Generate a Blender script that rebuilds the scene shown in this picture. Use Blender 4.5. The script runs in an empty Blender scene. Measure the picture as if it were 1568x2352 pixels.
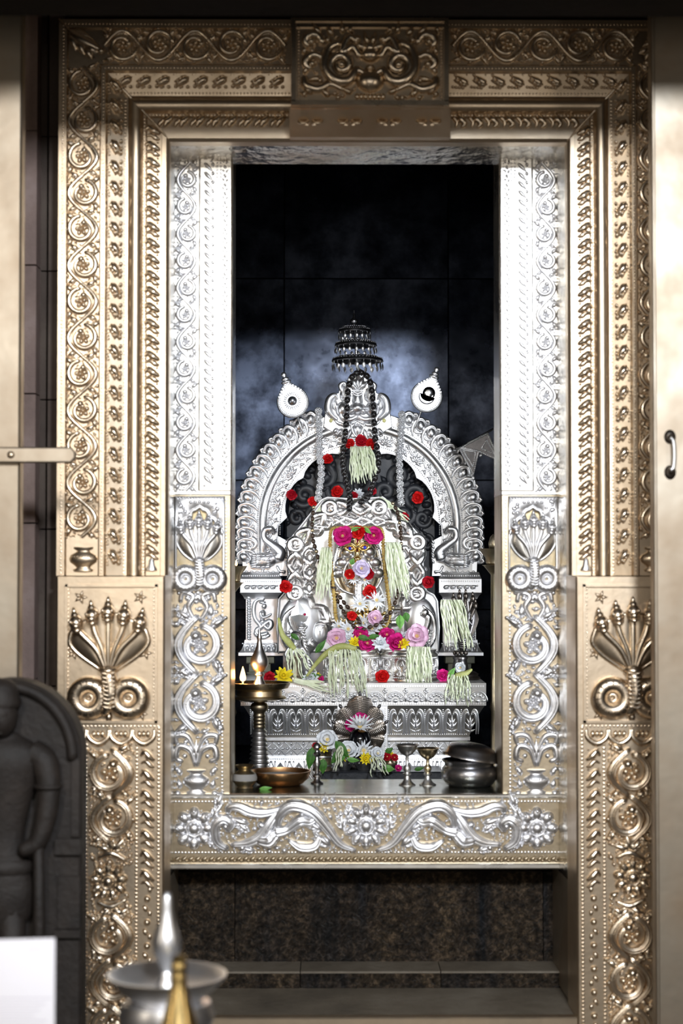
import bpy, math, random
import numpy as np
from mathutils import Matrix, Vector
random.seed(7)
PI = math.pi
SC = bpy.context.scene
COL = SC.collection
# ------------------------------------------------------------------ camera
F, W, H, ZC = 4000.0, 1568.0, 2352.0, 1.45
cam_d = bpy.data.cameras.new('camera'); cam = bpy.data.objects.new('camera', cam_d); COL.objects.link(cam)
cam.location = (0, 0, ZC)
cam.rotation_euler = (PI/2 + math.atan(124/F), 0, -math.atan(24/F))
cam_d.sensor_fit = 'VERTICAL'; cam_d.sensor_height = 36.0; cam_d.lens = 36.0*F/H
cam_d.clip_start = 0.05; cam_d.clip_end = 60
cam_d.dof.use_dof = True; cam_d.dof.focus_distance = 5.05; cam_d.dof.aperture_fstop = 3.1
SC.camera = cam
RC = cam.rotation_euler.to_matrix()
# ------------------------------------------------------------------ world, lamps, exposure
wd = bpy.data.worlds.new('world'); SC.world = wd; wd.use_nodes = True
wd.node_tree.nodes['Background'].inputs[0].default_value = (1.0, 0.93, 0.84, 1)
wd.node_tree.nodes['Background'].inputs[1].default_value = 0.10
SC.view_settings.view_transform = 'Standard'; SC.view_settings.look = 'None'
SC.view_settings.exposure = 0.0; SC.view_settings.gamma = 1.0; SC.view_settings.use_curve_mapping = False
def lamp(name, kind, loc, target, energy, color, **kw):
    d = bpy.data.lights.new(name, kind); d.energy = energy; d.color = color
    for k, v in kw.items(): setattr(d, k, v)
    o = bpy.data.objects.new(name, d); COL.objects.link(o); o.location = loc
    if target is not None:
        o.rotation_euler = (Vector(target)-Vector(loc)).to_track_quat('-Z', 'Y').to_euler()
    return o
# white floodlights of the hall, high on either side of the aisle, aimed through the doorway
lamp('hall_floodlight', 'SPOT', (0.60, -0.1, ZC+1.32), (0.05, 4.6, ZC-0.35), 510, (0.86, 0.92, 1.0), spot_size=math.radians(46), spot_blend=0.25, shadow_soft_size=0.17)
lamp('hall_floodlight', 'SPOT', (-0.62, -0.1, ZC+1.30), (-0.05, 4.6, ZC-0.35), 190, (1.0, 0.95, 0.88), spot_size=math.radians(46), spot_blend=0.25, shadow_soft_size=0.17)
# added fill lights without a known source: soft behind camera, warm at hall sides
lamp('rear_fill', 'AREA', (0.0, -2.4, ZC-0.2), (0, 4, ZC-0.1), 25, (1.0, 0.94, 0.86), shape='RECTANGLE', size=2.6, size_y=1.5)
lamp('hall_side_fill', 'AREA', (-1.75, 1.4, ZC+0.1), (0.2, 4.2, ZC-0.3), 5, (1.0, 0.88, 0.72), shape='RECTANGLE', size=0.12, size_y=1.3)
lamp('hall_side_fill', 'AREA', (1.75, 1.4, ZC+0.1), (-0.2, 4.2, ZC-0.3), 5, (1.0, 0.88, 0.72), shape='RECTANGLE', size=0.12, size_y=1.3)

# white fill lights added out of view behind the jambs to brighten the silver
lamp('shrine_side_fill', 'AREA', (-0.80, 4.62, ZC-0.05), (0.05, 5.45, ZC-0.05), 1.0, (0.90, 0.95, 1.0), shape='RECTANGLE', size=0.10, size_y=0.75, spread=math.radians(64))
lamp('shrine_side_fill', 'AREA', (0.80, 4.62, ZC-0.05), (-0.05, 5.45, ZC-0.05), 1.3, (0.90, 0.95, 1.0), shape='RECTANGLE', size=0.10, size_y=0.75, spread=math.radians(64))

def P(px, py, Y):
    d = RC @ Vector(((px-W/2)/F, (H/2-py)/F, -1.0)); t = Y/d.y
    return Vector((d.x*t, Y, ZC+d.z*t))
def S(Y): return Y/F
# ------------------------------------------------------------------ materials
MAT = {}
def nmat(name):
    m = bpy.data.materials.new(name); m.use_nodes = True; MAT[name] = m
    nt = m.node_tree; return m, nt, nt.nodes['Principled BSDF']
def setv(b, **kw):
    for k, v in kw.items():
        b.inputs[{'base':'Base Color','rough':'Roughness','metal':'Metallic','spec':'Specular IOR Level','sub':'Subsurface Weight','coat':'Coat Weight'}[k]].default_value = (*v, 1) if isinstance(v, tuple) else v
def noise(nt, scale, detail=4, rough=.55, coords='Object', vec_scale=None):
    tc = nt.nodes.new('ShaderNodeTexCoord'); n = nt.nodes.new('ShaderNodeTexNoise')
    n.inputs['Scale'].default_value = scale; n.inputs['Detail'].default_value = detail; n.inputs['Roughness'].default_value = rough
    src = tc.outputs[coords]
    if vec_scale:
        mp = nt.nodes.new('ShaderNodeMapping'); mp.inputs['Scale'].default_value = vec_scale
        nt.links.new(src, mp.inputs['Vector']); src = mp.outputs['Vector']
    nt.links.new(src, n.inputs['Vector']); return n.outputs['Fac']
def ramp(nt, fac, stops):
    r = nt.nodes.new('ShaderNodeValToRGB'); nt.links.new(fac, r.inputs['Fac'])
    e = r.color_ramp.elements
    while len(e) < len(stops): e.new(0.5)
    for i, (p, c) in enumerate(stops):
        e[i].position = p; e[i].color = (*c, 1) if isinstance(c, tuple) else (c, c, c, 1)
    return r.outputs['Color']
def bump(nt, b, fac, strength, dist):
    bp = nt.nodes.new('ShaderNodeBump'); bp.inputs['Strength'].default_value = strength; bp.inputs['Distance'].default_value = dist
    nt.links.new(fac, bp.inputs['Height']); nt.links.new(bp.outputs['Normal'], b.inputs['Normal'])
def metal(name, c1, c2, r0, r1, scale=14, bs=.15, bd=.002, bscale=60, world=True):
    m, nt, b = nmat(name); setv(b, metal=1.0)
    f = noise(nt, scale, 5)
    nt.links.new(ramp(nt, f, [(.35, c1), (.68, c2)]), b.inputs['Base Color'])
    nt.links.new(ramp(nt, f, [(.3, r0), (.7, r1)]), b.inputs['Roughness'])
    if bs: bump(nt, b, noise(nt, bscale, 3), bs, bd)
    return m
metal('silver', (.95,.95,.96), (.86,.86,.88), .32, .43)
metal('silver_scaled', (.93,.92,.92), (.80,.78,.77), .22, .32, bs=.35, bd=.002, bscale=420)
metal('silver_aged', (.66,.57,.43), (.44,.35,.23), .28, .40, scale=9)
metal('silver_frame', (.94,.93,.90), (.86,.82,.74), .24, .34, scale=8)
metal('silver_soot', (.62,.57,.52), (.34,.29,.25), .26, .40, scale=24)
metal('silver_mirror', (.90,.90,.91), (.84,.84,.85), .08, .14, bs=.25, bd=.003, bscale=22)
metal('gilt', (.72,.59,.44), (.55,.43,.30), .32, .44, scale=7)
metal('gilt_bright', (.88,.76,.60), (.74,.60,.45), .24, .32, scale=7)
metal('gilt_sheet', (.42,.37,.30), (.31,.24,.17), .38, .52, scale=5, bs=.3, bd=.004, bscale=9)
metal('reveal_sheet', (.88,.87,.84), (.58,.48,.36), .12, .26, scale=6, bs=.8, bd=.006, bscale=26)
metal('sill_plate', (.34,.34,.29), (.22,.23,.19), .14, .26, scale=12)
metal('pewter', (.50,.50,.52), (.30,.30,.32), .24, .36, scale=20)
metal('pewter_dark', (.24,.23,.23), (.13,.125,.13), .28, .40, scale=30)
metal('silver_ground', (.66,.66,.66), (.50,.49,.48), .30, .42, scale=12)
metal('steel', (.82,.82,.83), (.66,.65,.64), .30, .40, scale=12)
metal('brass', (.78,.64,.40), (.52,.42,.28), .24, .36, scale=18)
metal('brass_old', (.46,.37,.22), (.30,.26,.20), .28, .50, scale=22)
metal('brass_yellow', (.90,.68,.30), (.80,.56,.22), .20, .30, scale=18)
metal('copper', (.80,.47,.24), (.58,.32,.15), .25, .38, scale=12)
metal('gold', (.93,.72,.32), (.84,.60,.22), .16, .24, scale=30, bs=0)
metal('gold_dark', (.20,.13,.05), (.10,.065,.025), .2, .32, scale=40)
metal('bronze', (.21,.185,.165), (.12,.105,.095), .30, .44, scale=30)
def stone(name, c1, c2, c3, rough, scale, bs, bd, bscale, spec=.4, vs=None):
    m, nt, b = nmat(name); setv(b, rough=rough, spec=spec)
    f = noise(nt, scale, 8, .62, vec_scale=vs)
    nt.links.new(ramp(nt, f, [(.30, c1), (.52, c2), (.74, c3)]), b.inputs['Base Color'])
    if bs: bump(nt, b, noise(nt, bscale, 8, .65), bs, bd)
    return m
m, nt, b = nmat('stone_rough'); setv(b, rough=.45, spec=.5)
fa = noise(nt, 4, 6, .6, vec_scale=(2.6,1,.30)); fb_ = noise(nt, 70, 10, .72)
ca = ramp(nt, fa, [(.34, (.010,.014,.020)), (.50, (.070,.050,.034)), (.74, (.120,.084,.050))]); cb = ramp(nt, fb_, [(.38, .10), (.52, .75), (.66, 2.6)])
mxc = nt.nodes.new('ShaderNodeMix'); mxc.data_type = 'RGBA'; mxc.blend_type = 'MULTIPLY'; mxc.inputs['Factor'].default_value = 1.0
nt.links.new(ca, mxc.inputs[6]); nt.links.new(cb, mxc.inputs[7]); nt.links.new(mxc.outputs[2], b.inputs['Base Color']); bump(nt, b, fb_, 1.0, .02)
stone('stone_step', (.085,.072,.056), (.14,.118,.09), (.20,.175,.14), .42, 6, .4, .006, 60)
stone('stone_hall', (.05,.036,.028), (.09,.066,.052), (.14,.11,.085), .75, 4, .5, .01, 40)
stone('stone_wall', (.16,.12,.09), (.24,.19,.145), (.32,.26,.20), .8, 3, .4, .01, 30)
stone('stone_jamb', (.20,.14,.12), (.28,.20,.17), (.36,.27,.24), .75, 9, .5, .006, 60)
stone('stone_dark', (.008,.006,.005), (.012,.009,.007), (.018,.013,.010), .85, 5, .5, .01, 40, spec=.08)
stone('stone_statue', (.008,.0058,.0045), (.016,.0115,.009), (.030,.022,.017), .6, 12, .5, .006, 60)
stone('stone_black', (.010,.012,.016), (.016,.018,.023), (.028,.030,.036), .45, 18, .2, .004, 70, spec=.5)
stone('stone_slab', (.012,.014,.018), (.022,.024,.030), (.05,.052,.06), .5, 30, .3, .004, 80)
stone('stone_olive', (.10,.10,.07), (.15,.15,.105), (.19,.19,.14), .5, 8, .2, .003, 40)
m, nt, b = nmat('wall_polished'); setv(b, spec=1.0); b.inputs['Specular Tint'].default_value = (.62,.72,1.0,1); b.inputs['IOR'].default_value = 1.7
f = noise(nt, 5.0, 9, .66); f2 = noise(nt, 1.7, 6, .6)
nt.links.new(ramp(nt, f, [(.35, (.004,.006,.010)), (.6, (.010,.014,.026)), (.8, (.022,.030,.055))]), b.inputs['Base Color'])
mx = nt.nodes.new('ShaderNodeMath'); mx.operation = 'MULTIPLY_ADD'; mx.inputs[1].default_value = .55
nt.links.new(f, mx.inputs[0]); nt.links.new(f2, mx.inputs[2])
nt.links.new(ramp(nt, mx.outputs[0], [(.50, .17), (.72, .26), (.95, .42)]), b.inputs['Roughness'])
f3 = noise(nt, 7.0, 10, .68); sp_l = ramp(nt, f3, [(.36, .12), (.50, .5), (.62, 1.0)])
sep = nt.nodes.new('ShaderNodeSeparateColor'); nt.links.new(sp_l, sep.inputs[0]); nt.links.new(sep.outputs[0], b.inputs['Specular IOR Level'])
def plain(name, base, rough=.5, sub=0, **kw):
    m, nt, b = nmat(name); setv(b, base=base, rough=rough, **kw)
    if sub:
        b.inputs['Subsurface Weight'].default_value = sub; b.inputs['Subsurface Radius'].default_value = (.004,.003,.002)
    return m
def petalmat(name, c1, c2, scale=60):
    m, nt, b = nmat(name); setv(b, rough=.5, spec=.3)
    nt.links.new(ramp(nt, noise(nt, scale, 3), [(.3, c1), (.7, c2)]), b.inputs['Base Color'])
petalmat('petal_red', (.55,.006,.010), (.80,.018,.014))
petalmat('petal_crimson', (.34,.004,.012), (.60,.012,.03))
petalmat('petal_magenta', (.46,.006,.14), (.80,.03,.30))
petalmat('petal_pink', (.72,.45,.62), (.84,.62,.76))
petalmat('petal_lilac', (.66,.58,.78), (.78,.70,.86))
petalmat('petal_white', (.78,.82,.88), (.90,.92,.93))
petalmat('petal_yellow', (.85,.68,.01), (.95,.82,.05))
petalmat('leaf_green', (.025,.10,.015), (.08,.24,.035))
petalmat('leaf_light', (.10,.30,.05), (.20,.44,.10))
petalmat('blossom_strand', (.66,.74,.50), (.86,.90,.72))
petalmat('blossom_stalk', (.34,.38,.10), (.52,.54,.22))
petalmat('garland_yellow', (.30,.17,.03), (.62,.46,.15), scale=120)
petalmat('stamen', (.70,.48,.12), (.85,.66,.30))
plain('bead_black', (.012,.010,.010), .28)
plain('bead_brown', (.045,.025,.014), .35)
plain('linga_black', (.006,.006,.008), .12)
plain('sandal_paste', (.62,.34,.12), .7)
plain('paper', (.82,.80,.84), .55)
plain('ink', (.55,.52,.58), .6)
plain('ash', (.30,.29,.28), .8)
plain('eye_blue', (.02,.03,.45), .15)
plain('ruby', (.35,.005,.06), .12)
plain('gem_yellow', (.75,.72,.30), .2)
plain('oil', (.35,.16,.02), .1)
plain('wick', (.85,.75,.6), .8)
m, nt, b = nmat('flame'); setv(b, base=(1.0,.5,.1)); b.inputs['Emission Color'].default_value = (1,.52,.16,1); b.inputs['Emission Strength'].default_value = 9
m, nt, b = nmat('flame_core'); setv(b, base=(1.0,.8,.4)); b.inputs['Emission Color'].default_value = (1,.58,.20,1); b.inputs['Emission Strength'].default_value = 7
# ------------------------------------------------------------------ mesh collector (local x right, z up, -y towards the viewer)
def dome_t(seg, rings, full=False):
    V, Fc = [], []
    lat = [(-PI/2 + PI*(i+1)/(rings*2)) for i in range(rings*2-1)] if full else [PI/2*i/rings for i in range(rings)]
    for a in lat:
        for j in range(seg):
            t = 2*PI*j/seg; V.append((math.cos(a)*math.cos(t), -math.sin(a), math.cos(a)*math.sin(t)))
    n = len(lat)
    for i in range(n-1):
        for j in range(seg):
            k = (j+1) % seg; Fc.append((i*seg+j, (i+1)*seg+j, (i+1)*seg+k, i*seg+k)[::-1])
    V.append((0, -1, 0)); tip = len(V)-1
    for j in range(seg): Fc.append(((n-1)*seg+j, (n-1)*seg+(j+1) % seg, tip))
    if full:
        V.append((0, 1, 0)); bt = len(V)-1
        for j in range(seg): Fc.append(((j+1) % seg, j, bt))
    return np.array(V, float), Fc
_T = {}
def tmpl(seg, rings, full):
    k = (seg, rings, full)
    if k not in _T: _T[k] = dome_t(*k)
    return _T[k]
class MB:
    def __init__(s): s.V, s.F, s.n = [], [], 0
    def raw(s, V, Fc):
        V = np.asarray(V, float); s.V.append(V); n = s.n
        s.F.extend([tuple(i+n for i in f) for f in Fc]); s.n += len(V); return s
    def dome(s, x, z, rx, rz=None, h=None, ang=0, y=0, seg=10, rings=3, full=False):
        rz = rx if rz is None else rz; h = min(rx, rz) if h is None else h
        T, Fc = tmpl(seg, rings, full); c, sn = math.cos(ang), math.sin(ang)
        V = np.empty_like(T); a = T[:, 0]*rx; b = T[:, 2]*rz
        V[:, 0] = x + a*c - b*sn; V[:, 2] = z + a*sn + b*c; V[:, 1] = y + T[:, 1]*h
        return s.raw(V, Fc)
    def ell(s, x, y, z, rx, ry, rz, ang=0, seg=12, rings=4): return s.dome(x, z, rx, rz, ry, ang, y, seg, rings, True)
    def leaf(s, x, z, ang, L, Wd, h, bend=0.0, y=0, nt=7, nc=4, tip=.65):
        V, Fc = [], []
        c, sn = math.cos(ang), math.sin(ang)
        for i in range(nt+1):
            t = i/nt; w = Wd*.5*math.sin(PI*min(1, max(0, t**tip)))+.02*Wd
            cx, cz = L*t, bend*L*math.sin(t*PI/2)*t
            nx, nz = -bend*1.2*t, 1.0
            for j in range(nc+1):
                q = -1+2*j/nc; hh = h*math.sqrt(max(0, 1-q*q))*(.25+.75*math.sin(PI*t**.8))
                a, b_ = cx+nx*q*w, cz+nz*q*w
                V.append((x+a*c-b_*sn, y-hh, z+a*sn+b_*c))
        for i in range(nt):
            for j in range(nc):
                k = i*(nc+1)+j; Fc.append((k, k+1, k+nc+2, k+nc+1)[::-1] if False else (k, k+nc+1, k+nc+2, k+1))
        return s.raw(V, Fc)
    def tube(s, pts, rads, n=8, ysq=1.0, cap=True, closed=False):
        p = np.asarray(pts, float); m = len(p)
        r = np.full(m, rads, float) if np.isscalar(rads) else np.interp(np.linspace(0, 1, m), np.linspace(0, 1, len(rads)), rads)
        if closed: t = np.roll(p, -1, 0)-np.roll(p, 1, 0)
        else: t = np.gradient(p, axis=0)
        t /= np.linalg.norm(t, axis=1)[:, None]+1e-12
        up = np.array([0, 1.0, 0]) if abs(t[0][1]) < .9 else np.array([1.0, 0, 0])
        V = np.empty((m, n, 3)); a = np.arange(n)*2*PI/n; u = up
        for i in range(m):
            u = u - t[i]*np.dot(u, t[i]); u /= np.linalg.norm(u)+1e-12; v = np.cross(t[i], u)
            off = (np.outer(np.cos(a), u)+np.outer(np.sin(a), v))*r[i]; off[:, 1] *= ysq
            V[i] = p[i]+off
        V = V.reshape(-1, 3); Fc = []
        for i in range(m if closed else m-1):
            i2 = (i+1) % m
            for j in range(n):
                k = (j+1) % n; Fc.append((i*n+j, i*n+k, i2*n+k, i2*n+j))
        if cap and not closed:
            V = np.vstack([V, p[0]-t[0]*r[0]*.7, p[-1]+t[-1]*r[-1]*.7]); q = m*n
            for j in range(n):
                k = (j+1) % n; Fc.append((k, j, q)); Fc.append(((m-1)*n+j, (m-1)*n+k, q+1))
        return s.raw(V, Fc)
    def box(s, x0, x1, y0, y1, z0, z1):
        V = [(x, y, z) for x in (x0, x1) for y in (y0, y1) for z in (z0, z1)]
        return s.raw(V, [(0,1,3,2), (4,6,7,5), (0,4,5,1), (2,3,7,6), (0,2,6,4), (1,5,7,3)])
    def lathe(s, prof, n=32, x=0, y=0, z=0, sx=1, sy=1):
        V, Fc = [], []
        for r, h in prof:
            for j in range(n): V.append((x+sx*r*math.cos(2*PI*j/n), y+sy*r*math.sin(2*PI*j/n), z+h))
        for i in range(len(prof)-1):
            for j in range(n):
                k = (j+1) % n; Fc.append((i*n+j, i*n+k, (i+1)*n+k, (i+1)*n+j))
        return s.raw(V, Fc)
    def prism(s, poly, y0, y1, bev=0.0):
        """outline (x,z) extruded from y0 (front) to y1 (back); bev = chamfer of the front edge"""
        p = np.asarray(poly, float); n = len(p)
        ar = 0.5*np.sum(p[:, 0]*np.roll(p[:, 1], -1)-np.roll(p[:, 0], -1)*p[:, 1])
        if ar < 0: p = p[::-1]
        d = np.roll(p, -1, 0)-np.roll(p, 1, 0); d /= np.linalg.norm(d, axis=1)[:, None]+1e-9
        inn = np.stack([-d[:, 1], d[:, 0]], 1)*bev
        A = [(a, y0, b) for a, b in p+inn]; B = [(a, y0+bev, b) for a, b in p]; C = [(a, y1, b) for a, b in p]
        if bev:
            V = A+B+C; Fc = [tuple(range(n))]
            for i in range(n):
                k = (i+1) % n; Fc.append((i, n+i, n+k, k)); Fc.append((n+i, 2*n+i, 2*n+k, n+k))
            Fc.append(tuple(range(3*n-1, 2*n-1, -1)))
        else:
            V = A+C; Fc = [tuple(range(n))]
            for i in range(n):
                k = (i+1) % n; Fc.append((i, n+i, n+k, k))
            Fc.append(tuple(range(2*n-1, n-1, -1)))
        return s.raw(V, Fc)
    def grid(s, A):
        """A[i,j] = 3D point"""
        A = np.asarray(A, float); a, b, _ = A.shape
        return s.raw(A.reshape(-1, 3), [(i*b+j, i*b+j+1, (i+1)*b+j+1, (i+1)*b+j) for i in range(a-1) for j in range(b-1)])
    def beads(s, x0, z0, x1, z1, r, pitch, y=0, h=None):
        L = math.hypot(x1-x0, z1-z0); n = max(2, int(L/pitch))
        for i in range(n+1):
            t = i/n; s.dome(x0+(x1-x0)*t, z0+(z1-z0)*t, r, h=h or r, y=y, seg=6, rings=2)
        return s
    def mesh(s, name, sc=1.0, smooth=75):
        me = bpy.data.meshes.new(name); V = np.vstack(s.V)*sc
        me.from_pydata(V.tolist(), [], s.F)
        if smooth:
            me.polygons.foreach_set('use_smooth', np.ones(len(me.polygons), bool)); me.set_sharp_from_angle(angle=math.radians(smooth))
        me.update(); return me
WL = {}
def wloc(o): return WL.get(o.name, Vector((0, 0, 0)))
def link(name, data, parent, world, rot=None, scale=None):
    o = bpy.data.objects.new(name, data); COL.objects.link(o)
    w = Vector(world); WL[o.name] = w
    o.location = w - (wloc(parent) if parent else Vector((0, 0, 0)))
    if parent: o.parent = parent
    if rot is not None: o.rotation_euler = rot
    if scale is not None: o.scale = scale
    return o
def tag(o, label=None, cat=None, group=None, kind=None):
    if label: o['label'] = label
    if cat: o['category'] = cat
    if group: o['group'] = group
    if kind: o['kind'] = kind
    return o
def thing(name, label, cat, world=(0, 0, 0), group=None): return tag(link(name, None, None, world), label, cat, group)
def matset(me, mat):
    if not me.materials: me.materials.append(MAT[mat])
    return me
def put(name, mb, mat, parent, world, sc, rot=None, smooth=75, kind=None):
    """a mesh collected in pixel units, sized by sc, placed at a world point"""
    o = link(name, matset(mb.mesh(name, sc, smooth), mat), parent, world, rot)
    if kind: o['kind'] = kind
    return o
def inst(name, me, mat, parent, world, rot=None, scale=None): return link(name, matset(me, mat), parent, world, rot, scale)
def struct(o): o['kind'] = 'structure'; return o
def spiral(cx, cz, r0, r1, a0, a1, n=22, y=0.0):
    return [(cx+(r0+(r1-r0)*t)*math.cos(a0+(a1-a0)*t), y, cz+(r0+(r1-r0)*t)*math.sin(a0+(a1-a0)*t)) for t in np.linspace(0, 1, n)]
def bez(pts, n=24, y=0.0):
    """Catmull-Rom through (x,z) or (x,y,z) points"""
    p = [np.array((q[0], y, q[1]) if len(q) == 2 else q, float) for q in pts]
    p = [2*p[0]-p[1]]+p+[2*p[-1]-p[-2]]; out = []
    segs = len(p)-3; per = max(2, n//segs)
    for i in range(segs):
        for k in range(per):
            t = k/per; a, b_, c, d = p[i:i+4]
            out.append(.5*((2*b_)+(-a+c)*t+(2*a-5*b_+4*c-d)*t*t+(-a+3*b_-3*c+d)*t**3))
    out.append(p[-2]); return np.array(out)
# ------------------------------------------------------------------ placement on planes facing the hall
def L(px, py, Y): return Vector((P(px, H/2, Y).x, Y, P(W/2, py, Y).z))
def putw(name, mb, mat, parent, anchor=None, smooth=38, kind=None):
    """a mesh collected in world units"""
    V = np.vstack(mb.V); a = np.array(anchor if anchor is not None else (V.min(0)+V.max(0))/2)
    mb.V = [V-a]; return put(name, mb, mat, parent, Vector(a.tolist()), 1.0, None, smooth, kind)
def slab(mb, px0, px1, py0, py1, Y0, Y1):
    """box whose front face fills px0..px1, py0..py1 at depth Y0"""
    a, c = L(px0, py1, Y0), L(px1, py0, Y0); return mb.box(a.x, c.x, Y0, Y1, a.z, c.z)
def block(name, mat, parent, px0, px1, py0, py1, Y0, Y1, bev=0.0, kind=None):
    a, c = L(px0, py1, Y0), L(px1, py0, Y0)
    mb = MB()
    if bev: mb.prism([(a.x, a.z), (c.x, a.z), (c.x, c.z), (a.x, c.z)], Y0, Y1, bev)
    else: mb.box(a.x, c.x, Y0, Y1, a.z, c.z)
    return putw(name, mb, mat, parent, kind=kind, smooth=20)
# ------------------------------------------------------------------ the hall and the shrine room
zt = L(0, 2335, 3.88).z                      # threshold of the doorway
XL, XR = L(130, 0, 3.9).x, L(1563, 0, 3.9).x
def room(name, mat, x0, x1, y0, y1, z0, z1): return struct(putw(name, MB().box(x0, x1, y0, y1, z0, z1), mat, None, smooth=0))
room('floor', 'stone_step', -2.3, 2.3, -3.0, 3.86, -0.1, 0.0)
room('wall_left', 'stone_wall', -2.5, -2.3, -3.0, 4.3, -0.1, 4.2)
room('wall_right', 'stone_wall', 2.3, 2.5, -3.0, 4.3, -0.1, 4.2)
room('ceiling', 'stone_wall', -2.5, 2.5, -0.3, 4.3, 4.0, 4.2)
zb = ZC+1.035
room('trim_1', 'stone_dark', -2.3, 2.3, 2.95, 3.25, zb, zb+0.5).name = 'trim_1'      # stone beam across the hall in front of the doorway
ztop = L(0, 45, 3.9).z
room('wall_front', 'stone_dark', -2.3, 2.3, 4.02, 4.25, ztop-0.02, 4.0)
room('wall_front', 'stone_dark', -2.3, XL-0.085, 4.06, 4.25, 0, ztop)
room('wall_front', 'stone_dark', XR+0.01, 2.3, 4.02, 4.25, 0, ztop)
# shrine room behind the inner frame
zs = L(0, 1825, 4.15).z                      # top of the inner sill
zf = zs-0.10
YB = 6.25
room('floor_shrine', 'stone_slab', -0.95, 0.95, 4.42, YB+0.1, zf-0.05, zf).name = 'floor_inner'
room('wall_inner_left', 'stone_black', -1.0, -0.9, 4.35, YB+.1, zf-.05, ZC+1.6)
room('wall_inner_right', 'stone_black', 0.9, 1.0, 4.35, YB+.1, zf-.05, ZC+1.6)
room('ceiling_inner', 'stone_dark', -1.0, 1.0, 4.35, YB+.1, ZC+1.55, ZC+1.65)
room('wall_inner_front', 'stone_dark', -1.0, XL+.30, 4.30, 4.38, zf-.05, ZC+1.6)
room('wall_inner_front', 'stone_dark', XR-.30, 1.0, 4.30, 4.38, zf-.05, ZC+1.6)
room('wall_inner_front', 'stone_dark', -1.0, 1.0, 4.322, 4.38, L(0, 320, 4.166).z, ZC+1.6)
wb = struct(link('wall_back', None, None, (0, YB, zf)))
cuts_x = [-0.9, L(652, 0, YB).x, L(1030, 0, YB).x, 0.9]
cuts_z = [zf, L(0, 1400, YB).z, L(0, 1103, YB).z, L(0, 640, YB).z, ZC+1.55]
for i in range(3):
    for j in range(4):
        g = .0012
        putw('wall_slab', MB().prism([(cuts_x[i]+g, cuts_z[j]+g), (cuts_x[i+1]-g, cuts_z[j]+g), (cuts_x[i+1]-g, cuts_z[j+1]-g), (cuts_x[i]+g, cuts_z[j+1]-g)], YB, YB+.03, .002), 'wall_polished', wb, smooth=0)
putw('wall_backing', MB().box(-.9, .9, YB+.02, YB+.06, zf, ZC+1.55), 'stone_dark', wb, smooth=0)
# stone steps under the inner sill
st = struct(link('wall_riser', None, None, L(846, 2210, 4.27)))
rng = np.random.RandomState(3)
def rough_face(name, mat, px0, px1, py0, py1, Y, amp, nx, nz, parent, Yb):
    a, c = L(px0, py1, Y), L(px1, py0, Y); A = np.zeros((nz, nx, 3)); R = rng.rand(nz, nx)
    for i in range(nz):
        for j in range(nx):
            e = min(i, nz-1-i, 2)/2
            A[i, j] = (a.x+(c.x-a.x)*j/(nx-1), Y-amp*(R[i, j])*e, a.z+(c.z-a.z)*i/(nz-1))
    mb = MB().grid(A); mb.box(a.x, c.x, Y+.001, Yb, a.z, c.z)
    return putw(name, mb, mat, parent)
edges = [330, 541, 1243, 1370]
for i in range(3):
    rough_face('stone_block', 'stone_rough', edges[i]+1, edges[i+1]-1, 2003, 2212, 4.27, .012, (edges[i+1]-edges[i])//6, 36, st, 4.40)
block('backing', 'stone_dark', st, 320, 1380, 1990, 2260, 4.30, 4.41)
st2 = struct(link('wall_step', None, None, L(846, 2268, 4.169)))
edges = [330, 690, 1010, 1370]
for i in range(3):
    mb_o = rough_face('stone_block', 'stone_rough', edges[i]+1, edges[i+1]-1, 2234, 2272, 4.169, .008, 60, 9, st2, 4.30)
    block('step_slab', 'stone_step', st2, edges[i]+1, edges[i+1]-1, 2231, 2236, 4.165, 4.40)
struct(block('floor_threshold', 'stone_step', None, 300, 1400, 2337, 2420, 3.90, 4.40))
struct(block('trim_2', 'gilt', None, 330, 1345, 2338, 2362, 3.872, 3.90, .003)).name = 'trim_2'
# stone pier left of the frame
pier = struct(link('wall_pier', None, None, L(70, 2352, 3.97)))
for y0, y1 in ((-40, 300), (302, 608), (611, 903), (906, 1200), (1203, 1560), (1563, 1900), (1903, 2380)):
    block('stone_block', 'stone_jamb', pier, 20, 80, y0, y1, 3.96, 4.06, .002)
    block('stone_block', 'stone_hall', pier, 84, 104, y0+14, y1+14, 4.02, 4.08, .002)
    block('stone_block', 'stone_hall', pier, 107, 140, y0+14, y1+14, 4.0, 4.08, .002)
# ------------------------------------------------------------------ ornament library (pixel units, drawn around 0,0)
def fluted(b, pts, rads, n=8):
    """a stem with two raised ribs along its face"""
    p = np.asarray(pts, float); b.tube(p, rads, n); m = len(p)
    r = np.interp(np.linspace(0, 1, m), np.linspace(0, 1, len(rads)), rads)
    d = np.gradient(p, axis=0); d /= np.linalg.norm(d, axis=1)[:, None]+1e-9; nx = np.stack([-d[:, 2], np.zeros(m), d[:, 0]], 1)
    for e in (-.52, .0, .52):
        q = p+nx*(e*r)[:, None]; q[:, 1] -= r*(.80 if e else .94); b.tube(q, (r*.20).tolist(), 5)
    return b
def acanthus(b, x, z, ang, Ln, Wd, h, m=1, n=3):
    """leaf of several rounded lobes"""
    b.leaf(x, z, ang, Ln, Wd*.55, h, m*.22)
    for k in range(n):
        t = .12+.26*k; cx, cz = x+Ln*t*math.cos(ang), z+Ln*t*math.sin(ang)
        for e in (-1, 1): b.leaf(cx, cz, ang+e*(.85-.1*k), Ln*(.46-.07*k), Wd*.36, h*.8, -e*.3, nt=5, nc=3)
    b.dome(x+Ln*.98*math.cos(ang+m*.2), z+Ln*.98*math.sin(ang+m*.2), Wd*.15, h=h*.9, seg=7, rings=2)
    return b
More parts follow.
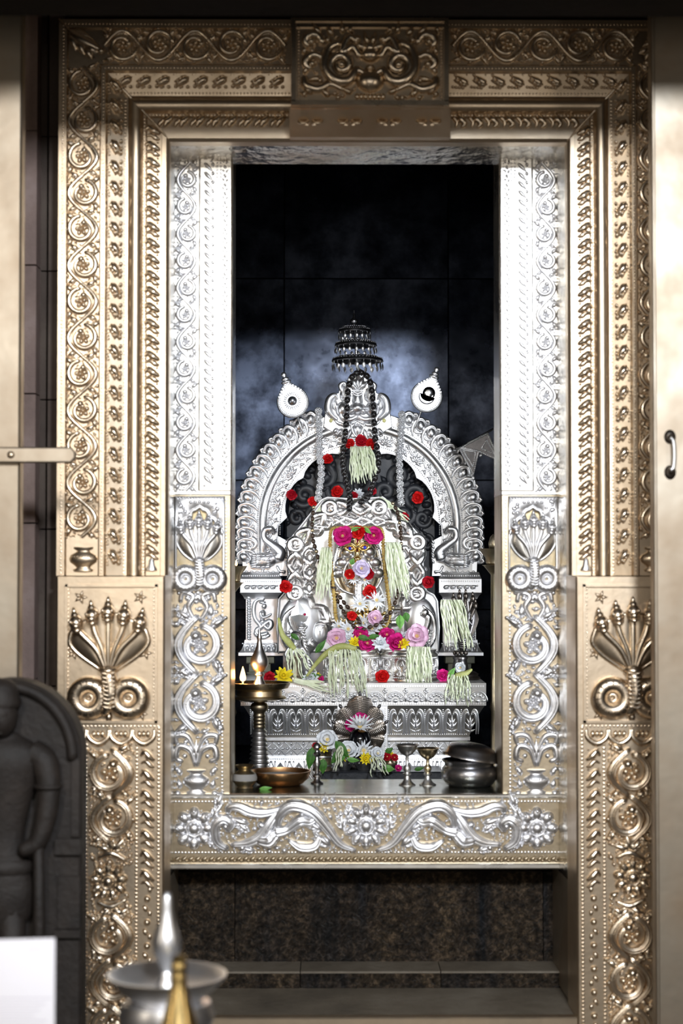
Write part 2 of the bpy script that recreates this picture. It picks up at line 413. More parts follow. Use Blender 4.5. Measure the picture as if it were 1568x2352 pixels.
def fill(b, x0, x1, z0, z1, gap, size, h, seed=1, m=1, tries=500, ell=False):
    """crowd the ground left free inside a rectangle with small curled leaves and bosses"""
    rs = random.Random(seed); cx, cz = (x0+x1)/2, (z0+z1)/2
    pts = np.vstack(b.V)[:, [0, 2]]
    for _ in range(tries):
        x, z = rs.uniform(x0, x1), rs.uniform(z0, z1)
        d = np.hypot(pts[:, 0]-x, pts[:, 1]-z).min()
        if d < gap: continue
        n0 = b.n; a = math.atan2(z-cz, x-cx)+m*rs.uniform(.6, 1.5); r = min(d*1.25, size)
        b.leaf(x-r*.55*math.cos(a), z-r*.55*math.sin(a), a, r*1.3, r*.95, h*min(1, .45+r/size*.6), m*.35, nt=5, nc=4)
        b.dome(x-r*.55*math.cos(a), z-r*.55*math.sin(a), r*.28, h=h*.9, seg=7, rings=2)
        pts = np.vstack([pts, np.vstack(b.V[-2:])[:, [0, 2]]])
    return b
def vine_unit(w, h, m, th, flower=True, lush=1):
    """one bay of a running vine: stem, curl, blossom and leaves; m = +-1 side"""
    b = MB(); R = .43*min(w, h*1.08)
    v = np.linspace(-h/2, h/2, 15)
    if th > 7: fluted(b, [(m*.44*w*math.cos(PI*q/h), -th*.6, q) for q in v], [th*.8, th*1.2, th*.8])
    else:
        b.tube([(m*.45*w*math.cos(PI*q/h), -th*.7, q) for q in v], [th*.8, th*1.1, th*.8], 7, cap=False)
        b.tube([(m*.37*w*math.cos(PI*q/h), -th*.5, q) for q in v], th*.45, 6, cap=False)
    c = -m*.04*w; a0 = PI/2
    (fluted if th > 7 else MB.tube)(b, spiral(c, 0, R*1.02, R*.56, a0+m*.1, a0+m*(.1+1.75*PI), 26, -th*.8), [th*.9, th*1.25, th*1.15, th*.7], 8)
    b.dome(c+R*.52*math.cos(a0+m*1.88*PI), R*.52*math.sin(a0+m*1.88*PI), th*1.5, h=th*2.2, y=-th*.3)
    if flower:
        for k in range(5):
            q = k*PI*.4+.4; b.dome(c+R*.30*math.cos(q), R*.30*math.sin(q), R*.21, R*.18, R*.26, q, y=-th*.3, seg=8)
        b.dome(c, 0, R*.17, h=R*.42)
    for (lx, lz, la, ll) in ((-m*.30*w, h*.30, PI/2+m*.75, .36), (-m*.34*w, -h*.24, -PI/2-m*.6, .36), (m*.12*w, h*.45, PI/2-m*1.25, .40), (m*.22*w, -h*.36, -PI/2+m*.75, .34)):
        acanthus(b, lx, lz, la, ll*h*.85, .26*h, th*1.5, m, 2 if lush == 1 else 3)
    for k in range(5):
        q = a0+m*(.35+k*.36*PI); b.leaf(c+R*1.0*math.cos(q), R*1.0*math.sin(q), q+m*.8, R*.36, R*.22, th*1.4, m*.3, nt=5, nc=3)
    fill(b, -w*.50, w*.50, -h*.5, h*.5, th*.7, R*.42, th*1.5, int(w+h*3+m), m)
    return b
def rosette(R, n=10, h=1.0):
    b = MB()
    for k in range(n):
        q = 2*PI*k/n+PI/2
        b.dome(R*.66*math.cos(q), R*.66*math.sin(q), R*.34, R*2.25/n, R*.24*h, q, seg=14, rings=4)
        b.dome(R*.78*math.cos(q), R*.78*math.sin(q), R*.15, R*1.0/n, R*.34*h, q, seg=10)
        q += PI/n; b.dome(R*.86*math.cos(q), R*.86*math.sin(q), R*.055, h=R*.12*h, seg=6, rings=2)
    b.tube(spiral(0, 0, R*.36, R*.36, 0, 2*PI, 25, -R*.10*h)[:-1], R*.05, 6, closed=True)
    return b
def rosette_part(parent, px, py, Y, R, mat, n=10):
    o = put('rosette', rosette(R, n), mat, parent, L(px, py, Y), S(Y))
    put('rosette_boss', MB().dome(0, 0, R*.33, h=R*.34, seg=18, rings=5), mat, o, L(px, py, Y), S(Y)); return o
def gadroon(w, p, m):
    b = MB(); b.tube(bez([(-m*w*.48, p*.16), (-m*w*.22, p*.34), (m*w*.10, p*.10), (m*w*.46, -p*.06)], 12, -w*.12), [w*.10, w*.20, w*.26, w*.12], 8)
    b.tube(bez([(-m*w*.46, -p*.22), (-m*w*.1, -p*.14), (m*w*.2, -p*.34), (m*w*.46, -p*.42)], 10, -w*.08), [w*.06, w*.15, w*.17, w*.08], 7)
    b.dome(-m*w*.38, p*.46, w*.10, h=w*.14, seg=7, rings=2); b.dome(m*w*.34, p*.42, w*.09, h=w*.12, seg=7, rings=2)
    return b
def leafbead(w, p, m):
    b = MB(); acanthus(b, -m*w*.24, p*.44, -PI/2+m*.40, p*.84, w*.95, w*.34, m, 3)
    for k in range(4): b.dome(-m*w*(.44-.02*k), p*(.14-.16*k), w*.11, h=w*.18, seg=7, rings=2)
    b.dome(m*w*.40, p*.34, w*.13, h=w*.20, seg=8); b.dome(m*w*.44, -p*.02, w*.10, h=w*.14, seg=7, rings=2); b.dome(m*w*.40, p*.08, w*.08, h=w*.14, seg=7, rings=2)
    return b
def cobra(parent, px, py, Y, sc, mat, nheads=5, hood_w=1.0, name='cobra_relief', heads_h=1.0, fan=1.05):
    """hooded many-headed cobra over two coils, about 170 x 260 px at sc 1; px,py = neck"""
    s = S(Y)*sc; at = L(px, py, Y); hw = hood_w
    hood = MB(); A = np.zeros((13, 21, 3))
    for i in range(13):
        t = i/12; wid = (8+80*math.sin(min(1, t*1.2)*PI/2)**fan*(1-.12*max(0, t-.7)/.3))*hw
        for j in range(21):
            q = -1+j/10; x = wid*q
            z = -6+118*t - 26*t*abs(q)**1.8 + 10*t*(1-abs(q))
            rib = abs(math.sin(q*nheads*PI/2+ (0 if nheads % 2 else PI/2)))
            A[i, j] = (x, -(6+13*(1-abs(q)**7)*(.6+.4*t) + 4*rib*(1-abs(q))), z)
    ground = MB().grid(A)
    rim = [tuple(A[i, 0]) for i in range(13)]+[tuple(A[12, j]) for j in range(1, 21)]+[tuple(A[i, 20]) for i in range(11, -1, -1)]
    hood.tube([(x, -5, z) for x, y, z in rim], [4, 6, 5, 6, 4], 7)
    tops = []
    for k in range(nheads):
        q = -1+2*(k+.5)/nheads if nheads > 1 else 0; q *= 1.06
        tops.append((q*80*hw, 116-30*abs(q)**1.7))
        hood.tube(bez([(q*6, 0), (q*30*hw, 44), (q*66*hw, 84-10*abs(q)), (q*78*hw, 108-26*abs(q)**1.7)], 14, -19), [5, 7.5, 8, 7], 8)
    o = put(name, ground, {'gilt_bright': 'gilt', 'silver': 'silver_frame'}[mat], parent, at, s)
    put('hood_ribs', hood, mat, o, at, s)
    hd = MB(); hd.ell(0, -20, 0, 13, 14, 17); hd.dome(0, -4, 10, 9, 14, y=-24); hd.tube([(-7, -28, -9), (0, -34, -13), (7, -28, -9)], 4, 6)
    for e in (-1, 1): hd.ell(e*8, -31, 5, 4, 4, 4, seg=8, rings=2)
    hd.dome(0, 13, 8, 11, 9, y=-16); hd.ell(0, -16, 22, 4, 4, 9, seg=8, rings=2)
    hme = hd.mesh('head', s*1.2)
    for x, z in tops: inst('head', hme, mat, o, at+Vector((x*s, 0, (z+6)*s*heads_h)), (0, x*.003, 0))
    cm = MB(); cm.tube(spiral(0, 0, 29, 29, 0, 2*PI, 27, -11)[:-1], 18, 12, closed=True); cm.tube(spiral(0, 0, 13, 6, 0, 3.0*PI, 18, -6), [6, 4], 7)
    for k in range(16): cm.tube(spiral(29*math.cos(k*PI/8), 29*math.sin(k*PI/8), 0.1, 0.1, 0, 1, 2, -29)+[(29*math.cos(k*PI/8)+9*math.cos(k*PI/8+.3), -26, 29*math.sin(k*PI/8)+9*math.sin(k*PI/8+.3))], 2.2, 5)
    cme = cm.mesh('coil', s)
    for e in (-1, 1): inst('coil', cme, mat, o, at+Vector((e*43*s, 0, -60*s)))
    bd = MB(); bd.tube(bez([(0, 6), (3, -20), (6, -50), (-2, -78), (-10, -94)], 20, -18), [13, 17, 18, 14, 8], 10)
    for k in range(9): bd.tube(bez([(-13+k*.3, -4-9*k), (1+k*.3, -8-9*k), (16, -4-9*k)], 6, -33), 2.4, 5)
    bd.tube([(-16, -22, 2), (0, -32, -2), (16, -22, 2)], 6, 7); bd.dome(0, -102, 8, 12, 9)
    put('body', bd, mat, o, at, s)
    return o
def pot(w):
    b = MB(); prof = [(.05, 0), (.34, 0), (.36, .06), (.24, .12), (.28, .18), (.46, .32), (.5, .44), (.44, .56), (.26, .66), (.22, .72), (.34, .78), (.34, .84), (.05, .84)]
    b.lathe([(r*w, h*w) for r, h in prof], 20, sy=.5); return b.beads(-.36*w, .5*w, .36*w, .5*w, .035*w, .09*w, y=-.22*w)
# ------------------------------------------------------------------ outer gilt frame
Y0 = 3.90; SY = S(Y0)
of = thing('portal_frame', 'tall gilt repousse door frame with keystone panel around the shrine doorway', 'door frame', L(846, 2350, Y0))
prof = [(0, 130), (0, 0), (18, 0), (22, 6), (94, 6), (98, 0), (108, 0), (113, 8), (150, 22), (156, 24), (158, 24)]
prof += [(174-16*math.cos(a), 30-16*math.sin(a)) for a in np.linspace(0.2, PI-.2, 9)]
prof += [(192, 36), (198, 36), (201, 40), (234, 40), (236, 30), (246, 30), (253, 36), (253, 75)]
UV = 273/253.0
YJ = 1322
def jamb(side):
    fx = (lambda u: 130+u) if side < 0 else (lambda u: 1563-u)
    j = MB(); A = np.zeros((2, len(prof), 3))
    for i, (u, d) in enumerate(prof):
        for k, py in enumerate((45+u*UV, YJ)):
            w = L(fx(u), py, Y0); A[k, i] = (w.x, Y0+d*SY, w.z)
    return fx, putw('jamb', j.grid(A), 'gilt', of, smooth=30)
fxl, jl = jamb(-1); fxr, jr = jamb(1)
lt = MB(); A = np.zeros((2, len(prof), 3))
for i, (u, d) in enumerate(prof):
    for k, px in enumerate((130+u, 1563-u)):
        w = L(px, 45+u*UV, Y0); A[k, i] = (w.x, Y0+d*SY, w.z)
lintel = putw('lintel', lt.grid(A), 'gilt', of, smooth=30)
vy0, vp = 152, 83.0
vm = {m: vine_unit(72, vp, m, 5.2).mesh('vine_scroll', SY) for m in (1, -1)}
gm = {m: gadroon(34, 37, m).mesh('gadroon', SY) for m in (1, -1)}
lm = {m: leafbead(36, 47, m).mesh('leaf', SY) for m in (1, -1)}
for side, fx, par in ((-1, fxl, jl), (1, fxr, jr)):
    for k in range(13):
        m = (1 if k % 2 else -1)*side
        inst('vine_scroll', vm[m], 'gilt_bright', par, L(fx(57), vy0+vp*k+44, Y0+6*SY))
    put('pot', pot(66), 'gilt', par, L(fx(62), 1312, Y0+6*SY), SY)
    for k in range(24): inst('leaf', lm[-side], 'gilt_bright', par, L(fx(131), 190+47*k+10, Y0+12*SY))
    for k in range(27): inst('gadroon', gm[-side], 'gilt_bright', par, L(fx(218), 306+37*k, Y0+40*SY))
    b = MB(); b.lathe([(0, 26), (6, 20), (8, 8), (13, 0), (13, -4)], 12, sy=.6); put('finial', b, 'steel', par, L(fx(218), 1306, Y0+36*SY), SY)
    b = MB()
    for u, d, r, y0 in ((10, 0, 2.6, 60), (103, 0, 2.6, 170), (152, 23, 3.2, 225), (195, 36, 3.2, 265)):
        a, c = L(fx(u), y0, Y0), L(fx(u), YJ-6, Y0); n = int((YJ-y0)/8)
        for i in range(n+1):
            t = i/n; b.dome(a.x, a.z+(c.z-a.z)*t, r*SY, h=r*SY, y=Y0+d*SY, seg=6, rings=2)
    putw('bead_row', b, 'gilt_bright', par, kind='stuff')
# lintel ornament, left and right of the keystone
rot90 = (0, PI/2, 0)
for (x0, x1, sgn) in ((235, 655, 1), (1040, 1460, -1)):
    n = 5; p = (x1-x0)/n; vl = {m: vine_unit(76, p, m, 5.4).mesh('vine_scroll', SY) for m in (1, -1)}
    for k in range(n): inst('vine_scroll', vl[1 if k % 2 else -1], 'gilt_bright', lintel, L(x0+p*(k+.5), 106, Y0+6*SY), rot90)
for k in range(9): inst('leaf', lm[1], 'gilt_bright', lintel, L(280+44*k, 186, Y0+14*SY), rot90)
for k in range(9): inst('leaf', lm[-1], 'gilt_bright', lintel, L(1058+43*k, 186, Y0+14*SY), rot90)
for k in range(8): inst('gadroon', gm[1], 'gilt_bright', lintel, L(378+37*k, 277, Y0+40*SY), rot90)
for k in range(8): inst('gadroon', gm[-1], 'gilt_bright', lintel, L(1056+37*k, 277, Y0+40*SY), rot90)
b = MB()
for u, d, r in ((10, 0, 2.6), (103, 0, 2.6), (152, 23, 3.2), (195, 36, 3.2)):
    for i in range(int((1433-2*u)/8)):
        w = L(134+u+8*i, 45+u*UV, Y0); b.dome(w.x, w.z, r*SY, h=r*SY, y=Y0+d*SY, seg=6, rings=2)
putw('bead_row', b, 'gilt_bright', lintel, kind='stuff')
for sx, e in ((1, -1), (-1, 1)):
    b = MB(); b.tube([(0, 0, 0), (sx*252, 36, -272)], [3, 3], 6)
    acanthus(b, sx*22, -24, -PI/4 if sx > 0 else -3*PI/4, 92, 60, 9, 1, 3); put('mitre_leaf', b, 'gilt_bright', lintel, L(130 if sx > 0 else 1563, 45, Y0-.003), SY)
# keystone panel
YK = 3.815; sk = S(YK)
ks = block('keystone_block', 'gilt', of, 667, 1033, 40, 246, YK, 3.96, .006)
b = MB()
for x0, x1, z0, z1 in ((-182, 182, 94, 102), (-182, 182, -102, -90), (-182, -172, -92, 94), (172, 182, -92, 94), (-170, 170, 80, 88)): b.box(x0, x1, -7, 2, z0, z1)
b.beads(-165, -88, -165, 78, 3, 7); b.beads(165, -88, 165, 78, 3, 7)
put('keystone_border', b, 'gilt_bright', ks, L(850, 143, YK), sk)
def kscroll(m):
    b = MB()
    b.tube(bez([(m*8, -34), (m*30, -20), (m*50, -44), (m*82, -42), (m*104, -10), (m*96, 30), (m*70, 44)], 26, -8), [6, 12, 15, 12, 8], 8)
    b.tube(spiral(m*66, -8, 30, 8, -PI/2, -PI/2+m*2.6*PI, 26, -10), [9, 11, 6], 8)
    b.tube(spiral(m*136, 44, 26, 9, PI/2+m*1.6, PI/2-m*2.4, 20, -8), [8, 11, 7], 8)
    b.tube(spiral(m*134, -6, 26, 9, PI/2+m*1.0, PI/2-m*2.8, 20, -8), [8, 11, 7], 8)
    b.tube(bez([(m*60, -66), (m*92, -52), (m*120, -64), (m*148, -54), (m*152, -36)], 18, -6), [5, 10, 11, 8], 8)
    b.tube(bez([(m*24, 10), (m*40, 34), (m*64, 20), (m*50, 56), (m*30, 46)], 18, -10), [6, 10, 9, 7], 7)
    for x, z, a, l, w in ((112, 66, .5, 34, 16), (120, 20, .2, 30, 14), (150, 16, 1.2, 26, 14), (112, -34, -.6, 34, 16), (128, -70, .1, 36, 18), (90, -78, .2, 34, 15), (60, 66, 1.0, 30, 14), (84, 62, .6, 30, 15), (40, -72, .1, 34, 14), (150, -30, 1.5, 26, 14)):
        b.leaf(m*x, z, a if m > 0 else PI-a, l, w, 12, m*.35)
    fill(b, min(m*36, m*158), max(m*36, m*158), -84, 76, 7, 22, 13, 9, m, 500)
    for x, z, r in ((136, 46, 9), (134, -6, 9), (66, -8, 11), (98, 50, 7), (116, -44, 6), (152, -76, 7), (74, -84, 6), (30, 52, 9), (46, 74, 6)): b.dome(m*x, z, r, h=r*1.4, y=-6)
    return b
for m in (-1, 1): put('scroll', kscroll(m), 'gilt_bright', ks, L(850, 143, YK), sk)
b = MB(); b.dome(0, -44, 34, 28, 24, seg=16, rings=4); b.dome(0, -16, 12, 10, 22); b.dome(0, 16, 26, 18, 22); b.dome(0, 34, 14, 16, 16)
for m in (-1, 1): b.leaf(m*6, 26, PI/2-m*.8, 40, 18, 14, -m*.3); b.leaf(m*4, 40, PI/2-m*.3, 34, 14, 12)
for k in range(7): b.dome(-30+10*k, -80, 6, 8, 7, seg=8)
put('mask_boss', b, 'gilt_bright', ks, L(850, 143, YK), sk)
b = MB(); A = np.zeros((2, 2, 3))
a0, a1 = L(664, 247, 3.83), L(1036, 247, 3.83); c0, c1 = L(664, 315, 3.90), L(1036, 315, 3.90)
b.raw([a0, a1, c1, c0, (a0.x, 3.98, a0.z), (a1.x, 3.98, a1.z), (c1.x, 3.98, c1.z), (c0.x, 3.98, c0.z)], [(0,1,2,3), (4,5,1,0), (1,5,6,2), (3,2,6,7), (4,0,3,7)])
kl = putw('keystone_soffit', b, 'gilt', of, smooth=0)
for k in range(4):
    b = MB()
    for q in (-1, 1): b.tube(spiral(q*18, 0, 15, 5, PI/2, PI/2+q*2.2*PI, 16, -3), [4, 5, 3], 6); b.leaf(q*4, -16, PI/2-q*.9, 30, 10, 6)
    b.dome(0, 14, 7, h=8); put('scroll', b, 'gilt', kl, L(712+91*k, 280, 3.865), sk, (-.75, 0, 0))
# lower plinths with cobra panels
def plinth(side):
    fx = (lambda u: 130+u) if side < 0 else (lambda u: 1570-u)
    YP = 3.865; sp = S(YP)
    a, c = fx(0), fx(249); x0, x1 = min(a, c), max(a, c)
    pl = block('plinth', 'gilt', of, x0, x1, YJ+2, 2400, YP, 4.02, .004)
    a, c = fx(20), fx(232); q0, q1 = min(a, c), max(a, c)
    fr = MB()
    for r in ((q0, q1, 1342, 1348), (q0, q1, 1655, 1661), (q0, q0+6, 1342, 1661), (q1-6, q1, 1342, 1661)): slab(fr, *r, YP-.008, YP+.002)
    putw('panel_border', fr, 'gilt', pl)
    cobra(pl, fx(122), 1538, YP, 1.06, 'gilt_bright', 5)
    cl = MB()
    for k in range(5): cl.leaf(0, 0, 2*PI*k/5, 17, 8, 4)
    cl = cl.mesh('corner_leaf', sp)
    for ux, py in ((56, 1372), (192, 1372), (52, 1640), (196, 1640), (40, 1500), (205, 1500)): inst('corner_leaf', cl, 'gilt', pl, L(fx(ux), py, YP))
    b = MB()
    for u in (12, 72, 186, 236):
        for i in range(int((2400-1672)/9)):
            w = L(fx(u), 1672+9*i+(38 if u in (72, 186) else 0), YP); b.dome(w.x, w.z, 4*sp, h=4*sp, y=YP, seg=6, rings=2)
    for i in range(26):
        w = L(fx(10+9*i), 1668, YP); b.dome(w.x, w.z, 3.2*sp, h=3.4*sp, y=YP, seg=6, rings=2)
    for u in (28, 224):
        for i in range(34):
            w = L(fx(u), 1354+9*i, YP); b.dome(w.x, w.z, 2.4*sp, h=2.6*sp, y=YP, seg=6, rings=2)
    putw('bead_row', b, 'gilt_bright', pl, kind='stuff')
    sm = MB(); sm.tube(bez([(-24, 18), (-22, -2), (0, -16), (22, -2), (24, 18)], 16, -2), [3, 6, 7, 6, 3], 7)
    for k in range(3): sm.dome(-10+10*k, 6, 6, 9, 7, seg=8)
    sme = sm.mesh('scallop', sp)
    for k in range(4): inst('scallop', sme, 'gilt_bright', pl, L(fx(46+52*k), 1692, YP))
    gme = gadroon(32, 46, -side).mesh('gadroon', sp); bme = MB().dome(0, 0, 8, h=9).dome(4*side, -22, 6, 9, 6, .5).dome(-6*side, 20, 5, 8, 5).mesh('boss', sp)
    for k in range(7): inst('gadroon', gme, 'gilt_bright', pl, L(fx(211), 1742+46*k, YP))
    for k in range(6): inst('boss', bme, 'gilt_bright', pl, L(fx(211), 2064+54*k, YP))
    v1 = {m: vine_unit(98, 108, m, 8, lush=2).mesh('vine_scroll', sp) for m in (1, -1)}
    for k, py in enumerate((1775, 1880, 2150, 2255, 2360)): inst('vine_scroll', v1[(1 if k % 2 else -1)*side], 'gilt_bright', pl, L(fx(129), py, YP))
    rosette_part(pl, fx(122), 2020+side*-4, YP, 46, 'gilt_bright', 9)
    for py, q in ((1955, 1), (2085, -1)):
        b = MB()
        for k in range(3): acanthus(b, 0, 0, q*PI/2+(k-1)*1.0, 44, 30, 10, 1, 3)
        b.tube(bez([(-30, -q*14), (0, -q*4), (34, -q*20)], 12, -4), [4, 8, 4], 7)
        fill(b, -46, 46, -34, 34, 6, 18, 10, 4, q, 200)
        put('leaf_spray', b, 'gilt_bright', pl, L(fx(129), py, YP), sp)
    u = acanthus(MB(), 0, 0, PI/2, 38, 30, 9, 1, 3).mesh('leaf', sp)
    for k in range(16): inst('leaf', u, 'gilt_bright', pl, L(fx(42), 1752+42*k, YP))
    return pl
plinth(-1); plinth(1)
# polished reveal between the two frames
def quad_sheet(name, pts, mat, n=14, amp=.0012):
    p = [np.array(q) for q in pts]; A = np.zeros((n*3, n, 3))
    for i in range(n*3):
        for j in range(n):
            u, v = j/(n-1), i/(n*3-1); A[i, j] = (p[0]*(1-u)+p[1]*u)*(1-v)+(p[3]*(1-u)+p[2]*u)*v
    return putw(name, MB().grid(A), mat, of)
zA, zB = L(0, 318, 3.97).z, L(0, 2000, 4.15).z
for xa, xb in ((380, 402), (1312, 1279)):
    a, c = L(xa, 0, 3.96).x, L(xb, 0, 4.15).x
    quad_sheet('reveal', [(a, 3.96, zA), (c, 4.15, zA), (c, 4.15, zB), (a, 3.96, zB)], 'reveal_sheet')
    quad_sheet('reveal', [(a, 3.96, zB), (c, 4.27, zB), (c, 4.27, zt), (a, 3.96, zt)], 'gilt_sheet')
zC, zD = L(0, 318, 3.96).z, L(0, 375, 4.15).z
quad_sheet('soffit', [(L(378, 0, 3.96).x, 3.96, zC), (L(1314, 0, 3.96).x, 3.96, zC), (L(1314, 0, 3.96).x, 4.16, zD), (L(378, 0, 3.96).x, 4.16, zD)], 'reveal_sheet')
# ------------------------------------------------------------------ inner silver frame
Y1 = 4.15; S1 = S(Y1)
inf = thing('portal_frame', 'silver repousse frame with cobra niches and blossom sill inside the gilt frame', 'door frame', L(840, 1995, Y1))
def ijamb(side):
    fx = (lambda u: 400+u) if side < 0 else (lambda u: 1281-u)     # u grows towards the opening, 130 wide... 141 on the right
    def bl(name, mat, u0, u1, y0, y1, Ya, Yb, bev=0, par=inf):
        a, c = fx(u0), fx(u1); return block(name, mat, par, min(a, c), max(a, c), y0, y1, Ya, Yb, bev)
    up = bl('jamb', 'silver_frame', -20, 131, 330, 1136, Y1, 4.32, .003)
    band = bl('raised_band', 'silver_frame', 54, 133, 330, 1126, Y1-.012, Y1+.02, .005, up)
    w1 = 42
    vi = {m: vine_unit(44, 62, m, 4.2).mesh('vine_scroll', S1) for m in (1, -1)}
    for k in range(13): inst('vine_scroll', vi[(1 if k % 2 else -1)*side], 'silver', up, L(fx(26), 352+62*k, Y1))
    b = MB(); Yb = Y1-.012
    for i in range(97):
        py = 345+8*i
        for u, r, y in ((49, 2.6, Y1), (98, 2.6, Yb), (106, 2.6, Yb), (124, 2.2, Yb)):
            w = L(fx(u), py, Y1); b.dome(w.x, w.z, r*S1, h=r*S1, y=y, seg=6, rings=2)
    putw('bead_row', b, 'silver', up, kind='stuff')
    lf = MB(); lf.leaf(-11, 12, -PI/2+.75, 30, 9, 4); lf.dome(9, 8, 4, 5, 4, seg=7, rings=2); lf.dome(-9, -12, 3, h=3, seg=6, rings=2)
    lme = lf.mesh('leaf', S1)
    for k in range(38): inst('leaf', lme, 'silver', up, L(fx(78), 345+20.5*k, Yb))
    dl = MB(); dl.dome(0, 4, 3.4, 5, 3.5, .4, seg=7, rings=2); dl.dome(4, -6, 2.6, 4, 3, -.5, seg=7, rings=2); dl.dome(-4, -4, 2.4, 4, 3, .5, seg=6, rings=2)
    dme = dl.mesh('leaf_sprig', S1)
    for k in range(38): inst('leaf_sprig', dme, 'silver', up, L(fx(115), 347+20.5*k, Yb))
    # lower jamb: niche with cobra, then vine panel
    lo = bl('lower_jamb', 'silver_aged', -20, 131, 1137, 1838, Y1+.004, 4.32, .003)
    # niche spandrel plate with cusped arch
    x0, x1 = -52, 58
    cusp = [(-52, -96), (-52, 6)]
    for (cx, cz, r, a0, a1) in ((-41, 8, 11, PI*1.05, .45*PI), (-26, 30, 12, PI*1.1, .45*PI), (-9, 50, 11, PI*1.12, .5*PI)): cusp += [(cx+r*math.cos(a), cz+r*math.sin(a)) for a in np.linspace(a0, a1, 6)]
    cusp += [(0, 68)]
    right = [(-x, z) for x, z in cusp[::-1]]
    arch = cusp+right[1:]
    arch = [(x*1.0, z) for x, z in arch]
    out = [(58, -96), (58, 92), (-56, 92), (-56, -96)]
    b = MB(); b.prism(arch+out, -12, 2, 1.5)
    spd = put('niche_arch', b, 'silver', lo, L(fx(59), 1232, Y1+.004), S1)
    rim = MB().tube([(x, -12, z) for x, z in arch[1:-1]], 4, 7)
    for k in range(14): rim.dome(random.uniform(-46, -30) if k % 2 else random.uniform(30, 48), random.uniform(52, 80), random.uniform(3.5, 6), h=5, y=-12, seg=8)
    for k in range(5): rim.dome(-20+10*k, 80-abs(k-2)*1, 4.5, h=5, y=-12, seg=8)
    rim.beads(-52, 88, 54, 88, 2.8, 6.5, y=-12)
    put('niche_rim', rim, 'silver', spd, L(fx(59), 1232, Y1+.004), S1)
    nb = bl('niche_back', 'brass_old', 6, 116, 1150, 1340, Y1+.003, Y1+.006, 0, lo)
    cobra(lo, fx(58), 1286, Y1+.004, .72, 'silver', 5, .84, fan=.62)
    rail = bl('rail', 'silver_aged', 0, 118, 1338, 1358, Y1-.006, Y1+.01, .002, lo)
    b = MB()
    for i in range(17): w = L(fx(6+6.6*i), 1352, Y1); b.dome(w.x, w.z, 2.9*S1, h=3*S1, y=Y1-.006, seg=6, rings=2)
    for i in range(56): w = L(fx(111), 1362+8.4*i, Y1); b.dome(w.x, w.z, 3.2*S1, h=3.4*S1, y=Y1+.004, seg=6, rings=2)
    for i in range(25): w = L(fx(119), 1148+8*i, Y1); b.dome(w.x, w.z, 2.6*S1, h=3*S1, y=Y1+.004, seg=6, rings=2)
    putw('bead_row', b, 'silver', lo, kind='stuff')
    v2 = {m: vine_unit(104, 134, m, 9.5, lush=2).mesh('vine_scroll', S1) for m in (1, -1)}
    for k, py in enumerate((1482, 1614)): inst('vine_scroll', v2[side], 'silver', lo, L(fx(55), py, Y1+.004))
    b = MB()
    for m in (-1, 1):
        b.tube(bez([(m*6, -30), (m*22, 0), (m*10, 26), (m*34, 34), (m*40, 14)], 18, -3), [5, 8, 7, 5], 7)
        b.leaf(m*30, -24, PI/2, 34, 20, 9); b.leaf(m*8, 10, PI/2+m*.4, 34, 14, 8); b.dome(m*42, -10, 6, h=7); b.dome(m*24, 22, 7, h=8); b.dome(m*44, 34, 5, h=6)
    b.dome(0, 34, 8, h=9); b.dome(-4, 14, 6, h=7)
    fill(b, -50, 50, -36, 42, 6, 16, 9, 5, 1, 200)
    put('leaf_crest', b, 'silver', lo, L(fx(55), 1396, Y1+.004), S1)
    b = MB()
    for m in (-1, 1):
        b.tube(bez([(m*2, -10), (m*14, 26), (m*40, 34), (m*46, 8), (m*32, 0)], 18, -4), [4, 8, 8, 5], 7)
        b.tube(bez([(m*2, 20), (m*20, 56), (m*46, 58), (m*44, 40)], 16, -4), [4, 7, 7, 5], 7)
        b.leaf(m*34, -34, PI/2-m*.4, 26, 14, 8); b.leaf(m*36, -64, PI/2-m*.2, 26, 14, 8); b.dome(m*44, -18, 6, h=7); b.dome(m*42, -74, 8, h=8); b.dome(m*26, 12, 6, h=7); b.dome(m*24, 44, 6, h=7)
    b.leaf(0, 0, PI/2, 50, 16, 8)
    fill(b, -50, -34, -76, 62, 5, 15, 9, 5, 1, 200); fill(b, 34, 50, -76, 62, 5, 15, 9, 6, -1, 200); fill(b, -34, 34, 6, 62, 6, 14, 8, 7, 1, 120)
    put('leaf_crest', b, 'silver', lo, L(fx(52), 1748, Y1+.004), S1)
    put('pot', pot(64), 'silver', lo, L(fx(52), 1822, Y1+.004), S1)
ijamb(-1); ijamb(1)
block('lintel', 'silver_frame', inf, 378, 1312, 220, 320, 4.166, 4.32, .003)
# sill with blossoms
sill = block('sill', 'silver_aged', inf, 378, 1312, 1831, 1996, Y1-.004, 4.20, .003)
block('sill_top', 'sill_plate', inf, 378, 1312, 1824, 1834, Y1-.008, 4.43, .003)
ys = Y1-.004
b = MB()
for py, r, st_ in ((1841, 3.0, 7.6), (1958, 3.0, 7.6)):
    for i in range(int(900/st_)): w = L(390+st_*i, py, ys); b.dome(w.x, w.z, r*S1, h=r*S1, y=ys, seg=6, rings=2)
for px in (508, 1170):
    for i in range(14): w = L(px, 1848+8*i, ys); b.dome(w.x, w.z, 2.8*S1, h=3*S1, y=ys, seg=6, rings=2)
putw('bead_row', b, 'silver', sill, kind='stuff')
block('sill_lip', 'silver_frame', inf, 378, 1312, 1824, 1833, Y1-.012, Y1+.004, .003)
lr = MB(); lr.leaf(-7, -6, .7, 20, 10, 6); lr.dome(6, -5, 4, h=4, seg=7, rings=2); lme = lr.mesh('leaf', S1)
for k in range(58): inst('leaf', lme, 'silver_aged', sill, L(394+15.6*k, 1972, ys))
for px in (448, 1230): rosette_part(sill, px, 1902, ys, 50, 'silver', 8)
rosette_part(sill, 840, 1897, ys, 54, 'silver', 10)
